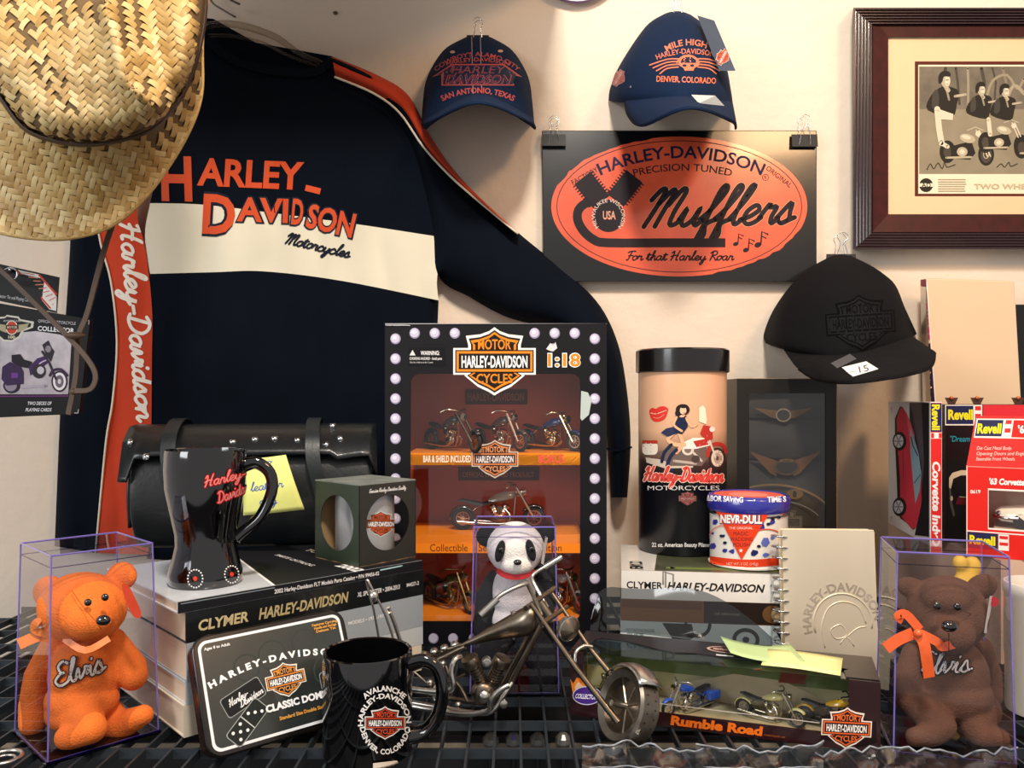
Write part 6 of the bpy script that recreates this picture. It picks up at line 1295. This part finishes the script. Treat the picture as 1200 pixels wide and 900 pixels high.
b = MB(MD); b.box((.03,.012,.0032),(.17,.060,K0+.001)); b.obj('plinth', MATS['tray_tan'], tc_)
b = MB(MD); rows = []
for x, h0, h1, w_ in ((0,.010,.018,.018),(.006,.006,.022,.022),(.03,.004,.025,.024),(.06,.004,.024,.024),(.10,.004,.024,.024),(.13,.006,.022,.022),(.136,.012,.018,.017)):
    rows.append([(px+x, .036+y*w_, K0+.004+h0+(h1-h0)*q) for y, q in ((-1,0),(-1.05,.5),(-.9,.85),(-.5,1),(.5,1),(.9,.85),(1.05,.5),(1,0))])
b.loft(rows, cu=True, capa=True, capb=True); b.obj('body', carw, tc_, smooth=50)
b = MB(MD); b.tube([(px-.001,.052,K0+.015),(px-.003,.036,K0+.015),(px-.001,.020,K0+.015),(px+.010,.0115,K0+.014),(px+.024,.0115,K0+.014)], .0018, 6, sm=3); b.obj('bumper', chrome, tc_, smooth=60)
for x in (.028, .108): b = MB(MD); b.lathe([(0,0),(.0095,0),(.0095,.007),(0,.007)], 18, (px+x, .0115, K0+.0105), (0,1,0)); b.obj('wheel', mat('tyre_black', '#141416', .6), tc_, smooth=40)
b = MB(MD); b.lathe([(0,0),(.0035,0),(.0035,.002),(0,.003)], 14, (px+.004, .017, K0+.019), (-.6,-1,0)); b.obj('headlight', chrome, tc_)
# shrink wrapped board standing at the back
dD = 1.27; bw = thing('wrapped_box', 'tall shrink wrapped beige box with magenta spine behind the model kits', 'box', V((X(1140,dD), dD-DW, SZ)))
b = MB(); b.hexa([V((X(1097,dD),dD-DW,SZ)), V((X(1205,dD),dD-DW,SZ)), V((X(1205,dD)+.01,dD+.055-DW,SZ)), V((X(1084,1.32),1.32-DW,SZ)), V((X(1085.5,dD),dD-DW,zs(326,dD))), V((X(1189,dD),dD-DW,zs(329,dD))), V((X(1189,dD)+.01,dD+.055-DW,zs(329,dD))), V((X(1078,1.32),1.32-DW,zs(327,1.32)))])
wfn = onto(b); b.obj('carton', mat('beige_board', '#e6c8a4', .25, noise=.06, ns=8, bump=.12, bs=25, bd=.004, coat=.8), bw, bevel=.002)
A = Art(); A.poly([(1079,328),(1085,327),(1090,400),(1086,403),(1081,402)], '#c8265c'); A.poly([(1081.5,403),(1090,401),(1096,471),(1087,471)], '#2a1430'); A.line([(1085.7,328),(1096,471)], 1, '#f3e8dc'); A.emit('spine_print', bw, wfn, 4)
dk = thing('dark_case', 'black upright case edge behind the boxes at far right', 'case', V((X(1210,1.29), 1.30-DW, SZ))); b = MB(); b.box((X(1200,1.28),1.335-DW,SZ),(X(1260,1.28),1.355-DW,zs(352,1.28))); b.obj('shell', mat('case_black', '#0c0a0a', .4), dk, bevel=.002)
for x, w_ in ((1115, 'leftmost'), (1145, 'middle'), (1193, 'rightmost')):
    t = thing('hang_tab', w_+' of the three small brown hook tabs above the model kits', 'hook', P(x, 470, 1.155), group='brown hook tabs above the model kits')
    b = MB(); b.hexa([P(x-4,474,1.15),P(x+4,474,1.15),P(x+4,474,1.16),P(x-4,474,1.16),P(x-8,466,1.15),P(x+8,466,1.15),P(x+8,466,1.16),P(x-8,466,1.16)]); b.box(tuple(P(x-3,560,1.16)), tuple(P(x+3,472,1.155)+V((0,.001,0)))); b.obj('tab', mat('tab_brown', '#4a2c20', .5), t); b = MB(); b.sph(P(x, 466.5, 1.149), .0028); b.obj('stud', mat('stud_copper', '#c8683c', .4, .5), t, smooth=180)
# yellow toys seen behind the brown bear
yt = thing('yellow_figure', 'small yellow rounded toy behind the acrylic case with the brown bear', 'toy', V((X(1130,.96), .96-DW, .0003)))
soft([('e',1125,660,.96,9,10,9), ('e',1139,665,.965,11,14,9), ('e',1132,700,.96,20,34,12), ('e',1132,760,.96,22,42,12)], 'body', mat('yellow_soft', '#e3b840', .6, noise=.1), yt, .003, 4)
cc2_ = V((P(1228,0,.85).x, .85-DW, .0003))
wt = thing('white_cup', 'plain white ribbed cup at the far right edge', 'cup', cc2_); r = 46/F*.85; hh = HC-(684-HY)/F*.85
b = MB(); b.lathe([(0,0),(r*.94,0),(r*.95,.003),(r*.95,hh*.42),(r*.97,hh*.44),(r*.97,hh*.9),(r,hh*.92),(r,hh*.98),(r-.001,hh),(r-.003,hh),(r-.004,hh*.9),(r-.006,.006),(0,.006)], 48, cc2_); b.obj('cup_body', mat('cup_white', '#e9e4da', .35, noise=.02), wt, smooth=35)
# ================================================================ foreground bits
pbg = clear('poly_bag', '#f4f6f8', 5, .16)
def bag(label, x0, x1, yt, seed):
    random.seed(seed); t = thing('plastic_bag', label, 'bag', P((x0+x1)/2, 890, .70), group='clear plastic bags along the front edge'); b = MB(); rows = []
    n = int((x1-x0)/9); jag = [random.uniform(-5, 3)+4*math.sin(i*.33+seed) for i in range(n+1)]
    for j in range(9):
        row = []
        for i in range(n+1):
            x = x0+(x1-x0)*i/n; y = yt+(940-yt)*j/8; y += (jag[i] if j == 0 else jag[i]*.3); d = .735-.012*j+random.uniform(-.004,.004)+.006*math.sin(i*.7+j+seed)
            p = P(x, y, d); p.z = max(p.z, .0015); row.append(p)
        rows.append(row)
    b.loft(rows); b.obj('film', pbg, t, smooth=180)
    b = MB(); b.tube([p+V((0,-.001,.0006)) for p in rows[0]], .0009, 6, sm=2); b.obj('seal_edge', mat('seal_edge', '#8f969e', .25, noise=.4, ns=200), t, smooth=180)
    b = MB(); b.tube([p+V((0,-.001,.0008)) for p in rows[3][1:-1]], .0006, 6, sm=2); b.obj('fold_crease', MATS['seal_edge'], t, smooth=180)
bag('crumpled clear plastic bag at front, beside the metal motorcycle wheel', 682, 824, 877, 3); bag('crumpled clear plastic bag at front, under the long diorama box', 815, 965, 876, 5); bag('crumpled clear plastic bag at front, right of the diorama box badge', 955, 1192, 881, 8)
rg = thing('metal_ring', 'round dark metal ring in the lower left corner', 'ring', P(6, 892, .70)); b = MB(); q = P(4, 893, .70); b.tube([q+V((.014*math.cos(a*math.pi/14), .014*math.sin(a*math.pi/14), .004)) for a in range(28)], .0018, 8, closed=True); b.tube([q+V((.009*math.cos(a*math.pi/14), .009*math.sin(a*math.pi/14), .002)) for a in range(28)], .0012, 8, closed=True); b.obj('hoop', steel2, rg, smooth=180)
rl = thing('price_rail', 'beige rail on the lower level seen through the shelf grid', 'rail', V((0, -.34, -.285))); b = MB(); b.box((-.72,-.36,-.285),(.75,-.34,-.096)); b.obj('rail_body', mat('dark_rail', '#17161a', .6), rl); b = MB(); b.box((-.78,-.30,-.285),(.79,-.295,-.012)); b.obj('shade_backing', mat('shade_dark', '#0c0c0e', .9), rl); b = MB(); b.box((-.72,-.3615,-.106),(.75,-.36,-.097)); b.obj('beige_strip', mat('beige_strip', '#8c7f6c', .6, noise=.5, ns=10), rl)  # dark sheet added behind the rail, standing in for shade under the shelf
for x, w_ in ((575, 'leftmost'), (602, 'second from left'), (630, 'third from left'), (660, 'rightmost')):
    c = P(x, 868, .985); t = thing('glass_knob', w_+' of four small glass knobs seen through the shelf grid', 'knob', c, group='glass knobs on the lower level'); b = MB(); b.lathe([(0,-.012),(.006,-.010),(.010,-.002),(.0095,.004),(.005,.009),(0,.010)], 10, c); b.obj('knob', mat('knob_glass', '#77756e', .3, .2, noise=.4, ns=300), t); b = MB(); b.lathe([(.003,-.185),(.003,-.01)], 8, c); b.obj('stem', blackm, t)
# ================================================================ playing card pack hanging at left
pk = thing('playing_card_pack', 'black boxed playing cards with motorcycle picture hanging at left edge', 'card pack', P(40, 400, 1.02))
b = MB(); b.hexa([P(-60,492,1.0),P(93,485,.99),P(97,484,1.015),P(-60,490,1.02),P(-60,345,1.0),P(106,374,.99),P(110,375,1.015),P(-60,346,1.02)])
bxp = b; b.obj('box', mat('pack_black', '#0b0c10', .55, noise=.1, ns=40, spec=.2), pk, bevel=.0006)
h = MB(); h.hexa([P(-60,340,1.012),P(67,367,1.006),P(67,367,1.008),P(-60,340,1.014),P(-60,296,1.02),P(70,325,1.012),P(70,325,1.014),P(-60,296,1.022)]); h.obj('header_card', mat('header_black', '#151717', .55, noise=.1, spec=.2), pk, label='black header card with orange and white diagonal stripes')
b = MB(); b.tube([P(2,318,1.01), P(12,314,1.0), P(20,318,.995), P(18,327,.995), P(8,325,1.0)], .0012, 6, sm=4); b.tube([P(12,316,1.03), P(12,316,.998)], .002, 8); b.obj('peg_hook', chrome, pk, smooth=180)
A = Art(); A.poly([(20,316),(47,322),(66.5,348),(66,364.5),(58,362.5)], '#f3ece4'); A.line([(20.5,317),(59,361)], 2, '#d8482a'); A.line([(46,322.5),(66,345)], 2.2, '#d8482a')
for i in range(9): A.line([(30+i*4, 320+i*4.6), (40+i*3.6, 322+i*3.8)], 1.1, '#e08a70')
A.text('Collector Tin and Playing Cards', 16, 349, 4.2, 42, '#dcdcdc', .0, 0, -8); A.emit('header_print', pk, onto(h), 0)
A = Art(); A.poly([(0,392),(0,462),(80,462),(84,398),(70,392),(42,388)], 'pack_photo') if mat('pack_photo', '#a9a0a8', .3, noise=.6, ns=60) else None
A.line([(0,464.5),(80,464)], 1.4, '#6a2a70')
A.poly([(-8,372),(6,371),(8,369),(22,371),(24,374),(40,377),(39,384),(28,388),(24,396),(15,401),(4,400),(-4,394),(-10,388)], '#d6d2c6'); A.poly([(-6,374),(6,373),(8,371),(21,373),(23,376),(37,379),(36,383),(26,386),(22,394),(14,398.5),(5,398),(-2,392),(-8,386)], '#15161c')
for s in (-1, 1): A.poly([(14+s*6,381),(14+s*20,379),(14+s*18,384),(14+s*12,388),(14+s*6,390)], '#b0a684')
A.ell(14, 384, 7, 8.5, '#e8e0d0'); A.ell(14, 384, 6, 7.4, '#c8432a'); A.rect(7, 381, 22, 386, '#2a1c1a'); A.text('MOTOR', 14.5, 383.5, 3, 12, '#e8c8b0', .02); A.text('AMERICAN', 14, 376, 2.5, 20, '#c8c8c8'); A.text('100', 14, 395, 3.4, 8, '#d8d0b8', .04)
A.text('OFFICIAL MOTORCYCLE', 67, 377.5, 3.6, 44, '#d8d8e0', .0, 0, -4); A.text('COLLECTOR', 66, 386, 5.5, 43, '#eeeef2', .03, 0, -4)
# motorcycle picture
A.ell(14, 452, 10, 9, '#221a2c'); A.ell(13, 452, 7, 6.5, '#8c8494'); A.ell(70, 447, 9.5, 12.5, '#241a26'); A.ell(70, 447, 7.6, 10.4, '#e6e2ea'); A.ell(70, 447, 5, 7.4, '#6a6470'); A.ell(70, 447, 2, 3, '#d0ccd4')
A.poly([(3,430),(12,424),(24,428),(28,436),(28,450),(8,452),(2,444)], '#35204a'); A.poly([(14,416),(24,415),(28,421),(38,424),(36,432),(24,430),(14,424)], '#1a1220'); A.poly([(34,430),(44,420),(56,416),(58,424),(48,432),(36,440)], '#3f2458'); A.line([(40,431),(50,424),(57,421)], 1.2, '#d8c8e0')
A.ell(46, 435, 8, 8.5, '#2a242c'); A.ell(48, 434, 4.2, 4.5, '#c4bfc6'); A.line([(26,454),(54,452)], 3, '#b0a8b4'); A.line([(50,412),(58,425),(66,444)], 2.6, '#2e2634'); A.poly([(50,404),(57,399),(60,406),(64,412),(60,424),(54,416)], '#2c2430'); A.ell(57, 409, 3.4, 4, '#8c8490'); A.line([(59,440),(63,434),(72,433),(79,440)], 3, '#3a2148', sm=3)
A.rect(14, 437, 22, 443, '#6a3a90')
A.text('TWO DECKS OF', 47, 472.5, 4, 28, '#e4e4ea', .02, .2, 0); A.text('PLAYING CARDS', 46, 480, 4, 30, '#e4e4ea', .02, .2, 0); A.line([(101,375),(105,376),(104.5,380)], .8, '#c8c8cc'); A.line([(88,484),(92,484),(92.5,480)], .8, '#c8c8cc')
A.emit('box_print', pk, onto(bxp), 0)
# unseen board added above the display to shade the upper wall
b = MB(); b.box((-.95, -.50, 1.03), (.08, -.002, 1.05)); ub = b.obj('shade_board', mat('pine_board', '#b08a60', .6, noise=.2, ns=12), None, base=(-.4, -.2, 1.03), label='unseen wooden board added above the display to shade the wall', category='shelf')
